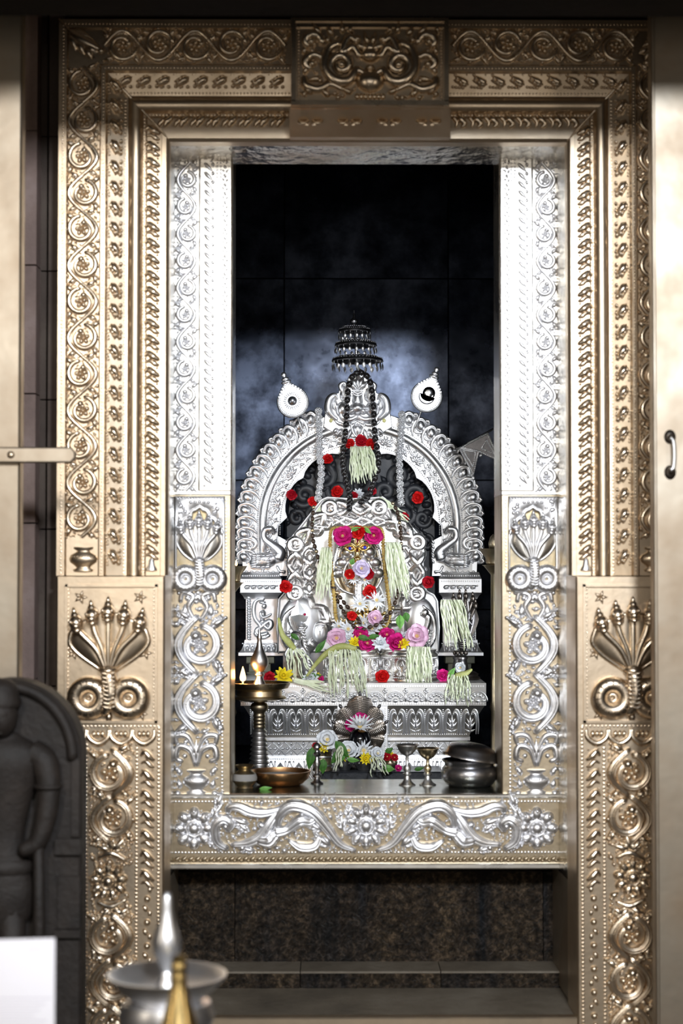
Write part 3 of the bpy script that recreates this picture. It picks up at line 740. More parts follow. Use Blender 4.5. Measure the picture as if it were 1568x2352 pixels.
block('sill_fillet', 'silver_frame', sill, 378, 1312, 1984, 1997, ys-.008, ys+.01, .003)
def sill_scroll(m):
    b = MB(); X = lambda x: -m*x      # drawn for the left side: x grows away from the centre blossom
    def tb(pts, r, n=22, y=-7): fluted(b, bez([(X(x), z) for x, z in pts], n, y), [q*1.15 for q in r])
    tb([(24, -52), (60, -36), (92, 4), (124, 38), (168, 50), (196, 30), (204, -6)], [4, 9, 13, 14, 12, 7], 30)
    tb([(196, 44), (216, 16), (240, -18), (268, -34), (306, -38)], [6, 12, 11, 5])
    tb([(180, 46), (226, 34), (260, 36), (290, 48), (312, 46), (314, 34)], [5, 11, 12, 9, 6])
    tb([(206, -10), (180, -4), (150, 16), (128, 14), (116, 24), (126, 40)], [13, 10, 13, 9, 6, 5], 26, -9)
    tb([(246, -28), (222, -30), (208, -16), (196, -8)], [10, 15, 13, 8], 16, -10)
    tb([(176, -28), (150, -44), (118, -42), (104, -20)], [4, 10, 10, 7], 18)
    tb([(316, -48), (340, -30), (344, 4), (326, 20), (308, 8), (316, -6)], [6, 11, 12, 10, 7], 24)
    for x, z, a, l, w in ((78, -44, .5, 50, 20), (96, -8, .35, 44, 16), (104, 18, .3, 38, 14), (50, -10, 1.2, 44, 14), (44, 20, 1.7, 36, 14), (88, 50, 1.2, 26, 10), (76, 50, 1.57, 26, 9), (100, 50, 1.9, 24, 9),
                          (264, 8, .1, 48, 22), (262, -10, .4, 40, 18), (300, 22, 0, 30, 14), (250, -52, 0, 40, 14), (340, 44, 1.7, 36, 20), (352, 20, 2.0, 40, 16), (300, 44, .9, 22, 12), (356, -16, 1.8, 30, 12), (352, -50, 1.57, 26, 12), (322, -52, .3, 26, 14)):
        acanthus(b, X(x), z, a if m < 0 else PI-a, l*1.1, w*1.5, 12, -m, 3)
    for x, z, r in ((58, 30, 7), (54, 6, 6), (112, -32, 7), (240, 6, 9), (254, -2, 6), (252, -20, 7), (290, -14, 6), (282, -46, 9), (186, -52, 7), (220, -54, 6), (320, 2, 8), (92, 62, 5), (338, -46, 6), (300, 54, 7), (130, 44, 9), (146, 34, 8)):
        b.dome(X(x), z, r, h=r*1.3, y=-3)
    fill(b, min(X(46), X(330)), max(X(46), X(330)), -56, 56, 4.6, 20, 12, 11, -m, 1800)
    return b
for m in (1, -1): put('scroll', sill_scroll(m), 'silver', sill, L(840, 1900, ys), S1)
# ------------------------------------------------------------------ door leaves, latch bar, handle
dl = struct(block('door_1', 'gilt_sheet', None, -160, 45, -60, 2400, 3.60, 3.64, .004)); dl.name = 'door_1'
dr = struct(link('door_2', None, None, L(1560, 2350, 3.60)))
block('door_panel', 'gilt_sheet', dr, 1501, 1760, -60, 2400, 3.60, 3.64, .005)
b = MB(); b.tube(bez([(-4, 36), (2, 30), (4, 0), (2, -30), (-4, -36)], 20, -18), 5, 10); hd = put('handle', b, 'steel', dr, L(1541, 1044, 3.60), S(3.6))
for z in (-38, 38):
    b = MB(); b.dome(0, z*1.08, 14, 17, 9, seg=14); b.ell(0, -10, z, 8, 11, 10); put('handle_rose', b, 'bronze', hd, L(1539, 1044, 3.60), S(3.6))
block('door_stile', 'gilt_sheet', dr, 1501, 1509, -60, 2400, 3.592, 3.61, .002)
lb = thing('latch_bar', 'flat gilt latch bar reaching from the left door leaf onto the gilt frame', 'latch', L(90, 1045, 3.62))
b = MB(); a, c = L(-160, 1063, 3.58), L(172, 1027, 3.58); b.prism([(a.x, a.z), (c.x-.01, a.z), (c.x, a.z+.01), (c.x, c.z-.01), (c.x-.01, c.z), (a.x, c.z)], 3.58, 3.598, .003)
putw('bar', b, 'gilt_sheet', lb); b = MB(); b.dome(0, 0, 9, h=6); put('rivet', b, 'gilt', lb, L(24, 1045, 3.58), S(3.58))
# ------------------------------------------------------------------ silver pedestal
YP5 = 5.0; s5 = S(YP5); PC = 835
ped = thing('pedestal', 'broad tiered silver pedestal with lotus bands under the idol', 'pedestal', L(PC, 1790, YP5))
def trap(name, mat, parent, xa0, xa1, ya, Ya, xb0, xb1, yb, Yb, Yback, curve=0.0, n=8):
    """tier whose front runs from an upper edge to a lower edge, optionally hollowed"""
    a0, a1 = L(xa0, ya, Ya), L(xa1, ya, Ya); b0, b1 = L(xb0, yb, Yb), L(xb1, yb, Yb)
    rows = []
    for i in range(n+1):
        t = i/n; k = curve*math.sin(PI*t)
        x0 = a0.x+(b0.x-a0.x)*t+k; x1 = a1.x+(b1.x-a1.x)*t-k; y = Ya+(Yb-Ya)*t+k; z = a0.z+(b0.z-a0.z)*t
        rows.append([(x0, Yback, z), (x0, y, z), (x1, y, z), (x1, Yback, z)])
    mb = MB().grid(np.array(rows)); top, bot = rows[0], rows[-1]
    mb.raw(top, [(0, 1, 2, 3)]); mb.raw(bot, [(3, 2, 1, 0)])
    return putw(name, mb, mat, parent, smooth=30)
YBK = 5.62
zpt = L(PC, 1569, 5.0).z
def on(px, Y, dz=0.0): return Vector((L(px, 0, Y).x, Y, zpt+dz+.0005))
t1 = trap('top_slab', 'silver_ground', ped, 553, 1115, 1569, 5.0, 553, 1115, 1621, 5.0, YBK, 0, 1)
t2 = trap('cavetto', 'silver_frame', ped, 560, 1111, 1622, 5.004, 594, 1076, 1692, 5.026, YBK, .005)
t2b = trap('fillet', 'silver', ped, 592, 1078, 1692, 5.036, 592, 1078, 1701, 5.036, YBK, 0, 1)
t3 = trap('diamond_band', 'silver_ground', ped, 600, 1072, 1701, 5.052, 600, 1072, 1739, 5.052, YBK, 0, 1)
t3b = trap('fillet', 'silver', ped, 594, 1078, 1737, 5.04, 594, 1078, 1746, 5.036, YBK, 0, 1)
t4 = trap('lotus_base', 'silver', ped, 592, 1080, 1746, 5.036, 572, 1098, 1796, 5.018, YBK, .004)
a, c = L(572, 1796, 5.0), L(1098, 1796, 5.0); putw('foot_slab', MB().box(a.x, c.x, 5.0, YBK, zf, a.z), 'silver', ped, smooth=0)
# half rosettes under little arches
hr = MB(); hr.tube(spiral(0, -17, 21, 21, 0, PI, 16, -1), 1.6, 5); hr.tube(spiral(0, -17, 17.5, 17.5, 0, PI, 14, -1), 1.0, 4)
for k in range(7): q = PI*k/6; hr.dome(12.5*math.cos(q), -16+12.5*math.sin(q), 5.0, 3.2, 3.4, q, seg=8)
hr.dome(0, -16, 6, 5, 4.5, seg=10); hme = hr.mesh('half_rosette', s5*1.08)
bu = MB(); bu.dome(0, 9, 3.6, 5, 4, seg=7, rings=2); bu.dome(-4, 5, 2.2, 4, 3, .5, seg=6, rings=2); bu.dome(4, 5, 2.2, 4, 3, -.5, seg=6, rings=2); bu.tube([(0, -2, 2), (0, -2, -16)], [2.4, 3.2], 6); bme = bu.mesh('bud', s5)
for k in range(12):
    inst('half_rosette', hme, 'silver', t1, L(578+47.0*k, 1592, 5.0)); inst('bud', bme, 'silver', t1, L(554.5+47.0*k, 1594, 5.0))
b = MB()
for i in range(104):
    for py in (1576, 1616): w = L(556+5.36*i, py, 5.0); b.box(w.x-1.7*s5, w.x+1.7*s5, 5.0-2.4*s5, 5.001, w.z-2.2*s5, w.z+2.2*s5)
for i in range(96): w = L(598+4.96*i, 1687, 5.024); b.dome(w.x, w.z, 1.9*s5, h=2*s5, y=5.024, seg=6, rings=2)
for i in range(96): w = L(598+4.96*i, 1743, 5.037); b.dome(w.x, w.z, 1.9*s5, h=2*s5, y=5.037, seg=6, rings=2)
putw('bead_row', b, 'silver', t1, kind='stuff')
pm = MB()
for r, y in ((1.0, 0), (.74, -1.4)):
    pm.tube(bez([(-19*r, -30), (-19.5*r, -6), (-16*r, 20*r), (-9*r, 28*r), (-4*r, 20*r)], 20, -2+y), [1.6, 2.4, 2.4, 1.5], 6)
    pm.tube(bez([(19*r, -30), (19.5*r, -6), (16*r, 20*r), (9*r, 28*r), (4*r, 20*r)], 20, -2+y), [1.6, 2.4, 2.4, 1.5], 6)
for m in (-1, 1): pm.dome(m*5, 17, 3.4, h=4, seg=8); pm.leaf(0, -18, PI/2-m*.65, 20, 6, 4); pm.leaf(0, -8, PI/2-m*.5, 16, 5, 4); pm.leaf(0, -26, PI/2-m*1.1, 14, 5, 3)
pm.leaf(0, -20, PI/2, 36, 7, 5); pme = pm.mesh('petal', s5)
pr = MB().beads(0, -30, 0, 22, 1.7, 4.2, y=-2); pr.dome(0, 27, 3, 4, 4, seg=7, rings=2); prm = pr.mesh('petal_rib', s5)
tilt = (.20, 0, 0)
for k in range(5):
    for x in (597+41.5*k, 912+41.5*k):
        inst('petal', pme, 'silver', t2, L(x, 1656, 5.018), tilt); inst('petal_rib', prm, 'silver', t2, L(x-20.8, 1656, 5.019), tilt)
dm = MB()
for m in (-1, 1): dm.tube([(-14*m, -1, -15), (0, -1.5, 0), (14*m, -1, 15)], 1.3, 5)
dm.dome(0, 11, 3, 5, 2.6, seg=8); dm.dome(0, -11, 3, 5, 2.6, seg=8); dm.dome(-9, 0, 5, 3, 2.6, seg=8); dm.dome(9, 0, 5, 3, 2.6, seg=8); dme = dm.mesh('diamond', s5)
for k in range(17): inst('diamond', dme, 'silver', t3, L(613+28*k, 1719, 5.052))
lp = MB()
lp.tube(bez([(-20, 22), (-20, 0), (-14, -16), (0, -26), (14, -16), (20, 0), (20, 22)], 28, -3), [2, 3, 3.2, 3, 2], 6)
lp.leaf(0, 20, -PI/2, 38, 24, 7, tip=1.1); lp.tube(bez([(-12, 22), (-11, 2), (0, -12), (11, 2), (12, 22)], 20, -5), 1.8, 5)
lpm = lp.mesh('lotus_petal', s5)
sp_ = MB()
for k in range(3): sp_.leaf(0, 22, -PI/2+(k-1)*.32, 44, 5, 4)
spm = sp_.mesh('lotus_sprig', s5)
for k in range(12): inst('lotus_petal', lpm, 'silver', t4, L(602+42.2*k, 1771, 5.024), (-.26, 0, 0)); inst('lotus_sprig', spm, 'silver', t4, L(581+42.2*k, 1771, 5.022), (-.26, 0, 0))
# centre pilaster of the pedestal
cp = block('centre_pilaster', 'silver', ped, 774, 890, 1621, 1742, 4.99, 5.06, .002)
b = MB(); 
for x in (779, 884):
    for i in range(25): w = L(x, 1628+4.7*i, 4.99); b.dome(w.x, w.z, 1.8*s5, h=2*s5, y=4.99, seg=6, rings=2)
for x in (786, 876): slab(b, x, x+2, 1624, 1740, 4.988, 4.992)
putw('pilaster_beads', b, 'silver', cp, kind='stuff')
for px, py in ((866, 1707), (797, 1707), (866, 1728), (797, 1728)):
    fm = MB()
    for k in range(5): q = 2*PI*k/5+.3; fm.dome(7*math.cos(q), 7*math.sin(q), 5, 4, 4, q, seg=8)
    fm.dome(0, 0, 3, h=5, seg=8); put('blossom', fm, 'silver_aged', cp, L(px, py, 4.99), s5)
# ------------------------------------------------------------------ twin silver drums
def drum(px, R, label):
    Yd = 5.145; s = S(Yd); at = on(px, Yd)
    d = thing('drum', label, 'drum', at, 'silver drums on the pedestal')
    prof = [(0, 0), (R, 0), (R, 6), (R*.97, 8), (R*.965, 52), (R*1.0, 54), (R*1.0, 60), (R*.94, 64), (R*.94, 68), (R*.97, 70), (0, 70)]
    put('body', MB().lathe(prof, 40), 'silver_frame', d, at, s, smooth=50)
    om = MB(); om.tube(bez([(-3, -6), (-11, 2), (-9, 16), (0, 20), (9, 16), (11, 2), (3, -6)], 26, -1), 2.0, 6)
    om.tube(bez([(-3, -4), (-6, 4), (0, 13), (6, 4), (3, -4)], 18, -1), 1.5, 5)
    for m in (-1, 1): om.tube(spiral(m*8, -13, 6, 2, PI/2, PI/2+m*2.2*PI, 16, -1), [2.0, 1.6], 5)
    om.dome(0, 6, 3, 4, 3, seg=8); ome = om.mesh('motif', s)
    n = 10
    for k in range(n):
        q = 2*PI*(k+.5)/n
        inst('motif', ome, 'silver', d, at+Vector((R*.965*s*math.sin(q), -R*.965*s*math.cos(q), 30*s)), (0, 0, q))
    b = MB()
    for k in range(n):
        q = 2*PI*k/n
        for i in range(11): b.ell(R*.965*math.sin(q), -R*.965*math.cos(q), 9+4.2*i, 1.9, 1.9, 1.9, seg=6, rings=2)
    for i in range(84):
        q = 2*PI*i/84
        for z in (8, 52): b.ell(R*.98*math.sin(q), -R*.98*math.cos(q), z, 1.9, 1.9, 1.9, seg=6, rings=2)
    put('bead_row', b, 'silver', d, at, s, kind='stuff')
drum(807, 65, 'silver drum with a hanging blossom spray trailing over its rim beside a spear')
drum(939, 66, 'silver drum beside the dark bronze cobra stand')
# ------------------------------------------------------------------ black carved slab behind the idol
YS = 5.53; ss = S(YS); at = on(828, YS)
bs = thing('carved_slab', 'black carved stone slab standing behind the silver idol', 'stone slab', at)
out = [(-172, 0), (-172, 352), (-168, 352)]+[(168*math.cos(a)*1.0, 362+160*math.sin(a)) for a in np.linspace(PI, 0, 30)]+[(168, 352), (172, 352), (172, 0)]
put('slab', MB().prism(out, -6, 30, 3), 'stone_black', bs, at, ss, smooth=30)
rs = random.Random(5)
for x, z, r in [(-128, 404, 27), (126, 402, 27), (-84, 452, 27), (88, 450, 27), (0, 478, 30), (-146, 352, 20), (142, 350, 20), (-52, 414, 25), (56, 412, 25), (0, 430, 26), (-104, 360, 24), (100, 358, 24), (-150, 300, 18), (150, 296, 18), (-120, 318, 17), (120, 314, 17), (-40, 372, 22), (40, 372, 22)]:
    m = MB(); a0 = rs.uniform(0, 6); q = 1 if x < 0 else -1
    m.tube(spiral(0, 0, r, r*.30, a0, a0+q*7.5, 26, -5), [r*.26, r*.36, r*.26], 8, ysq=.45); m.dome(0, 0, r*.40, h=6)
    for k in range(3): m.leaf(r*.9*math.cos(a0+k*2.1), r*.9*math.sin(a0+k*2.1), a0+k*2.1+.8, r*.8, r*.5, 9)
    put('coil', m, 'stone_black', bs, at+Vector((x*ss, -6*ss, z*ss)), ss)
for k in range(26):
    a = PI*k/25; m = MB().dome(0, 0, 12, 9, 10, a); put('boss', m, 'stone_black', bs, at+Vector((152*math.cos(a)*ss, -5*ss, (364+146*math.sin(a))*ss)), ss)
# ------------------------------------------------------------------ silver arch (aureole)
YA = 5.46; sa = S(YA); AC = L(826, 1203, YA)
arch = thing('arch', 'silver aureole arch with a leaf fringe, lion mask and swan pilasters around the idol', 'arch', L(826, 1505, YA))
outl = [(-258, -112), (-260, -40)]+[(260*math.cos(a), 260*math.sin(a)) for a in np.linspace(PI, 0, 61)]+[(260, -40), (258, -112)]
inn = [(179, -112), (179, -75), (190, -36), (188, -4)]
angs = [math.radians(q) for q in (5, 39, 73, 107, 141, 175)]
for i in range(5):
    for t in np.linspace(0, 1, 9)[:(-1 if i < 4 else None)]:
        a = angs[i]+(angs[i+1]-angs[i])*t; r = 168+11*math.sin(PI*t)**.6; inn.append((r*math.cos(a), r*math.sin(a)))
inn += [(-188, -4), (-190, -36), (-179, -75), (-179, -112)]
plate = put('arch_plate', MB().prism(outl+inn, -4, 16, 2), 'silver_ground', arch, AC, sa, smooth=30)
def arcpath(r, y, n=70, leg=88): return [(-r, y, -leg), (-r, y, -leg*.5)]+[(r*math.cos(a), y, r*math.sin(a)) for a in np.linspace(PI, 0, n)]+[(r, y, -leg*.5), (r, y, -leg)]
put('roll_moulding', MB().tube(arcpath(222, -6), 9.5, 14), 'steel', plate, AC, sa)
put('edge_roll', MB().tube([(x, -4, z) for x, z in inn[1:-1]], 2.2, 6), 'silver', plate, AC, sa)
b = MB()
def along(r, step, leg):
    n = int(PI*r/step)
    for i in range(n+1): a = PI*i/n; yield r*math.cos(a), r*math.sin(a), a
    k = int(leg/step)
    for i in range(1, k): yield -r, -i*step, PI; yield r, -i*step, 0
for r in (235, 209, 183):
    for x, z, a in along(r, 4.8, 84 if r > 190 else 30): b.dome(x, z, 2.0, h=2.6, y=-4, seg=6, rings=2)
put('bead_row', b, 'silver', plate, AC, sa, kind='stuff')
def fringe(m):
    f = MB()
    f.dome(m*2, 27, 12, 15, 13, m*-.5, y=-2, seg=14, rings=5)
    f.tube(bez([(m*-9, 38), (m*8, 42), (m*17, 28), (m*14, 10), (m*4, -2)], 18, -6), [2, 4.5, 5.5, 4, 2], 8)
    f.tube(bez([(m*-12, 22), (m*-6, 12), (m*4, 8), (m*10, 16)], 14, -7), [1.5, 3, 3, 1.5], 6)
    f.leaf(m*14, -2, PI/2+m*-.1, 30, 8, 6); f.tube(bez([(m*-2, 42), (m*-9, 46), (m*-13, 40)], 8, -4), [3, 4, 2], 6)
    f.leaf(m*-4, 0, PI/2+m*.35, 20, 9, 6); f.dome(m*5, 31, 3.5, h=15, y=-2, seg=8)
    f.prism([(m*x, z) for x, z in ((-14, -4), (16, -4), (17, 40), (4, 47), (-8, 48), (-15, 40))], -3, 10, 1)
    return f
fm_ = {m: fringe(m).mesh('flame_leaf', sa) for m in (1, -1)}
n = 28
for i in range(n+1):
    a = PI*i/n
    if 10 < i < 18: continue
    m = 1 if a > PI/2 else -1
    inst('flame_leaf', fm_[m], 'silver', plate, AC+Vector((238*math.cos(a)*sa, 0, 238*math.sin(a)*sa)), (0, PI/2-a, 0))
for k in range(1, 4):
    for m in (-1, 1):
        inst('flame_leaf', fm_[-m], 'silver', plate, AC+Vector((m*238*sa, 0, -26*k*sa)), (0, m*PI/2, 0))
fl = MB()
for k in range(7): q = PI*k/6; fl.leaf(0, -4, q, 17, 7, 4)
fl.dome(0, -3, 4, h=5, seg=8); flm = fl.mesh('palmette', sa*1.15)
sv = MB(); sv.tube(bez([(-12, -8), (-6, 6), (4, 2), (12, 8)], 14, -1), [1.4, 2.4, 1.4], 6); sv.leaf(-6, 4, 2.2, 12, 6, 4); sv.leaf(5, -2, -.6, 12, 6, 4); sv.leaf(2, 6, 1.0, 10, 5, 3); sv.tube(spiral(7, 0, 6, 2, 0, 5, 10, -1), 1.4, 5); svm = sv.mesh('sprig', sa*1.25)
for i in range(1, 30):
    a = PI*i/30; w = AC+Vector((196*math.cos(a)*sa, -4*sa, 196*math.sin(a)*sa))
    inst('palmette' if i % 4 == 0 else 'sprig', flm if i % 4 == 0 else svm, 'silver', plate, w, (0, PI/2-a, 0))
for m in (-1, 1):
    for k in range(3): inst('sprig', svm, 'silver', plate, AC+Vector((m*200*sa, -4*sa, (-4-24*k)*sa)), (0, m*PI/2, 0))
# swans at the foot of the arch
for m in (-1, 1):
    at = L(826+m*212, 1274, YA); s = sa*1.12
    sw = MB(); f = lambda x: m*x      # x grows outwards
    sw.ell(f(8), -10, -12, 30, 13, 17, m*-.15, 16, 5)
    sw.tube(bez([(f(-22), -8), (f(-26), 6), (f(-10), 20), (f(6), 34), (f(4), 50), (f(-8), 52), (f(-16), 44)], 30, -14), [13, 12, 9, 7, 7, 8, 3], 10)
    o = put('swan', sw, 'silver', plate, at, s)
    fe = MB()
    for k in range(6):
        for j in range(4): fe.leaf(f(-8+j*9), -2-k*4.5, 0 if m > 0 else PI, 15, 7, 4, y=-20+abs(k-2)*1.5)
    put('wing', fe, 'silver', o, at, s)
    tl = MB()
    tl.tube(spiral(f(34), 22, 17, 4, -PI/2, -PI/2+m*3.2*PI, 28, -4), [4, 5, 3], 7)
    tl.tube(bez([(f(30), -10), (f(46), 2), (f(50), 22), (f(40), 44)], 18, -4), [4, 6, 6, 3], 7)
    for k in range(6): tl.leaf(f(30+4*k), -14+3*k, (.2+.2*k) if m > 0 else PI-.2-.2*k, 20, 9, 5)
    for k in range(8): tl.dome(f(-34+11*k), -36, 5.5, 5, 5, seg=8)
    for k in range(5): tl.leaf(f(-36), -20+10*k, PI/2+m*.5, 16, 8, 5)
    tl.tube(bez([(f(-20), -24), (f(-26), -34), (f(-36), -34)], 10, -4), 3, 6); tl.tube(bez([(f(6), -26), (f(10), -36), (f(0), -38)], 10, -4), 3, 6)
    put('tail_scroll', tl, 'silver', o, at, s)
    put('swan_ground', MB().prism([(f(-42), -44), (f(50), -44), (f(52), 0), (f(56), 50), (f(20), 62), (f(-38), 30)], -3, 14, 1), 'silver', o, at, s, smooth=30)
# pilasters
for m in (-1, 1):
    cx = 826+m*228; x0, x1 = cx-46, cx+46
    if m > 0: x0, x1 = 1008, 1105
    else: x0, x1 = 552, 646
    cx = (x0+x1)/2; wd_ = x1-x0
    pl = trap('pilaster', 'steel', arch, x0+13, x1-8, 1366, YA-.016, x0+13, x1-8, 1474, YA-.016, YA+.03, 0, 1) if m < 0 else trap('pilaster', 'steel', arch, x0+8, x1-13, 1366, YA-.016, x0+8, x1-13, 1474, YA-.016, YA+.03, 0, 1)
    trap('capital', 'silver', pl, x0+6, x1-6, 1314, YA-.014, x0, x1, 1330, YA-.026, YA+.03, 0, 1)
    trap('capital', 'silver', pl, x0, x1, 1330, YA-.026, x0, x1, 1362, YA-.026, YA+.03, 0, 1)
    trap('capital', 'silver', pl, x0-2, x1+2, 1361, YA-.030, x0+10, x1-10, 1376, YA-.018, YA+.03, .002)
    trap('base', 'silver', pl, x0+10, x1-10, 1470, YA-.018, x0-3, x1+3, 1500, YA-.030, YA+.03, .004)
    trap('base', 'silver', pl, x0-4, x1+4, 1499, YA-.034, x0-4, x1+4, 1506, YA-.034, YA+.03, 0, 1)
    b = MB()
    for i in range(18):
        for py, Yq in ((1322, YA-.022), (1335, YA-.026), (1478, YA-.020)): w = L(x0+6+(wd_-12)*i/17, py, Yq); b.dome(w.x, w.z, 2*sa, h=2.4*sa, y=Yq, seg=6, rings=2)
    putw('bead_row', b, 'silver', pl, kind='stuff')
    lf_ = acanthus(MB(), -9, 0, 0, 18, 16, 5, 1, 2).mesh('leaf', sa)
    for i in range(5): inst('leaf', lf_, 'silver', pl, L(x0+10+(wd_-20)*(i+.5)/5, 1349, YA-.026))
    tg = MB(); tg.tube(bez([(-5, -9), (-6, 6), (0, 10), (6, 6), (5, -9)], 14, -2), 1.8, 5); tg.dome(0, 0, 2.6, 6, 3, seg=7, rings=2); tgm = tg.mesh('tongue', sa)
    for i in range(6): inst('tongue', tgm, 'silver', pl, L(x0+10+(wd_-20)*(i+.5)/6, 1488, YA-.027), (-.3, 0, 0))
    rp = MB()
    for i in range(17): rp.dome(0, 46-5.8*i, 6, 3.4, 4.5, -.5, seg=8)
    put('rope_column', rp, 'silver', pl, L(x0+20 if m < 0 else x1-20, 1420, YA-.017), sa)
    # serpent maiden relief
    nm = MB(); g = lambda x: m*x
    nm.tube(bez([(g(-4), 44), (g(14), 40), (g(20), 20), (g(16), -2), (g(4), -18), (g(14), -28), (g(6), -38), (g(-12), -34)], 34, -3), [3, 5, 5, 5, 6, 6, 5], 8)
    nm.tube(bez([(g(0), -12), (g(-12), -24), (g(-20), -16), (g(-16), -6), (g(0), -18), (g(16), -34), (g(-2), -44), (g(-16), -38)], 30, -3), [5, 6, 6, 5, 4], 8)
    nm.ell(g(-4), -6, 28, 6, 6, 7.5); nm.dome(g(0), 36, 8, 4, 5); nm.dome(g(0), 8, 8, 12, 9, m*.2); nm.dome(g(0), -8, 7, 8, 8)
    nm.tube(bez([(g(4), 14), (g(0), 2), (g(-14), 6), (g(-20), 10)], 14, -8), [3.5, 3, 2.5], 7)
    put('maiden_relief', nm, 'silver', pl, L(cx-m*4, 1420, YA-.017), sa)
    # stone stub
    sb = thing('stone_stub', 'olive stone block carrying the arch above the %s' % ('brass oil lamp' if m < 0 else 'bronze cobra stand'), 'stone block', on(cx, YA))
    block('stub_cap', 'stone_olive', sb, x0+14, x1-16, 1508, 1524, YA-.02, YA+.06, .003); block('stub', 'stone_olive', sb, x0+20, x1-24, 1524, 1544, YA-.012, YA+.05, .002); a, c = L(x0+20, 1544, YA-.012), L(x1-24, 1540, YA-.012); putw('stub_foot', MB().box(a.x-.006, c.x+.006, YA-.018, YA+.055, zpt+.0005, a.z), 'stone_olive', sb, smooth=0)
# lion mask at the crown
at = L(821, 950, YA-.03); lm_ = MB()
ol = [(-78, -30), (-74, 10), (-62, 44), (-44, 48), (-40, 66), (-26, 70), (-20, 86), (-8, 92), (0, 100), (10, 92), (20, 86), (28, 70), (40, 66), (44, 48), (62, 44), (74, 10), (80, -30), (50, -48), (0, -56), (-50, -48)]
lion = put('lion_mask', lm_.prism(ol, 4, 14, 2), 'silver', arch, at, sa, smooth=30)
b = MB(); b.dome(0, 30, 13, 26, 16); b.dome(0, 12, 20, 15, 26, seg=16, rings=5)
for m in (-1, 1):
    b.dome(m*13, 5, 9, 8, 20, seg=12); b.tube(bez([(0, -6), (m*16, -14), (m*34, -10), (m*38, 2), (m*28, 6)], 20, -8), [5, 7, 6, 3], 8)
put('nose', b, 'silver', lion, at, sa)
for m in (-1, 1):
    b = MB().dome(m*34, 10, 17, 19, 18, m*.3, seg=16, rings=5); put('eye', b, 'silver', lion, at, sa)
    b = MB().leaf(m*26, 24, PI/2-m*.12, 46, 26, 10)
    for k in range(5): b.tube(bez([(m*(18+4*k), 34), (m*(20+3.5*k), 56+2*k)], 4, -9), 1.2, 5)
    put('ear', b, 'silver', lion, at, sa)
    b = MB(); b.tube(bez([(m*48, -14), (m*66, 6), (m*64, 32), (m*52, 42), (m*46, 34)], 22, -4), [5, 10, 9, 6, 3], 9); b.leaf(m*50, 6, PI/2-m*.1, 34, 14, 8)
    b.tube(bez([(m*34, 50), (m*40, 64), (m*30, 70), (m*26, 62)], 14, -3), [5, 5, 3], 7)
    put('horn', b, 'silver', lion, at, sa)
    b = MB().dome(m*61, -16, 4.5, h=4); put('gem', b, 'gem_yellow', lion, at, sa)
b = MB()
for k in range(5): b.leaf(0, 54, PI/2+(k-2)*.42, 44-4*abs(k-2), 13, 9)
put('crest', b, 'silver', lion, at, sa)
b = MB()
for k in range(3): b.tube(bez([(-12, 44+5*k), (0, 40+5*k), (12, 44+5*k)], 8, -14), 1.8, 5)
for k in range(15): b.dome(-42+6*k, -22-3*math.cos(k*.9), 2.6, 3.6, 5, seg=7, rings=2)
b.leaf(0, -22, -PI/2, 34, 24, 10); b.tube(bez([(-16, -22), (-10, -44), (0, -54), (10, -44), (16, -22)], 20, -6), 2.4, 6)
for m in (-1, 1):
    b.tube(bez([(0, -16), (m*24, -26), (m*44, -22), (m*54, -12)], 16, -4), [2, 4, 4, 2], 7)
    for k in range(4): b.leaf(m*(14+10*k), -34, -PI/2+m*(.3+.2*k), 30-3*k, 11, 6)
put('mouth', b, 'silver', lion, at, sa, kind='stuff')
# ------------------------------------------------------------------ tiered umbrella
YU = 5.40; su = S(YU); at = L(823, 870, YU)
um = thing('umbrella', 'dark silver three-tiered umbrella with hanging leaf pendants above the arch', 'umbrella', at)
put('pole', MB().tube([(0, 0, 0), (-5, 0, 60), (-10, 0, 150)], [3, 3.5, 3], 10), 'pewter', um, at, su)
for cx, z, R, n in ((-2, 44, 60, 22), (-6, 80, 49, 19), (-9, 112, 38, 16)):
    cpy = MB().lathe([(2, 12), (R*.3, 11), (R*.62, 8.5), (R*.86, 5), (R*.97, 1), (R*1.0, -4), (R*.97, -5), (R*.94, -1), (R*.6, 6), (2, 9)], 44, cx, 0, z)
    o = put('canopy', cpy, 'pewter', um, at, su, smooth=50)
    b = MB()
    for i in range(46): q = 2*PI*i/46; b.ell(cx+R*.93*math.cos(q), R*.93*math.sin(q), z+3, 1.5, 1.5, 1.5, seg=6, rings=2)
    for i in range(36): q = 2*PI*i/36; b.ell(cx+R*.70*math.cos(q), R*.70*math.sin(q), z+8, 2.4, 1.2, 1.4, seg=6, rings=2)
    put('stud_row', b, 'pewter', o, at, su, kind='stuff')
    pd = MB().leaf(0, 0, -PI/2, 15 if R > 55 else 12, 9 if R > 55 else 7.5, 1.6, tip=.8).tube([(0, 0, 1), (0, 0, 5)], .6, 4); pdm = pd.mesh('pendant', su)
    for i in range(n):
        q = 2*PI*(i+.3)/n; w = at+Vector(((cx+R*.97*math.cos(q))*su, R*.97*math.sin(q)*su, (z-10)*su))
        inst('pendant', pdm, 'steel', o, w, (0, 0, q+PI/2+random.uniform(-.5, .5)))
put('finial', MB().lathe([(0, 158), (1, 152), (2, 143), (4, 138), (9, 134), (10, 129), (7, 125), (4, 122), (8, 120), (14, 117), (15, 114)], 24, -10, 0, 2), 'pewter', um, at, su)
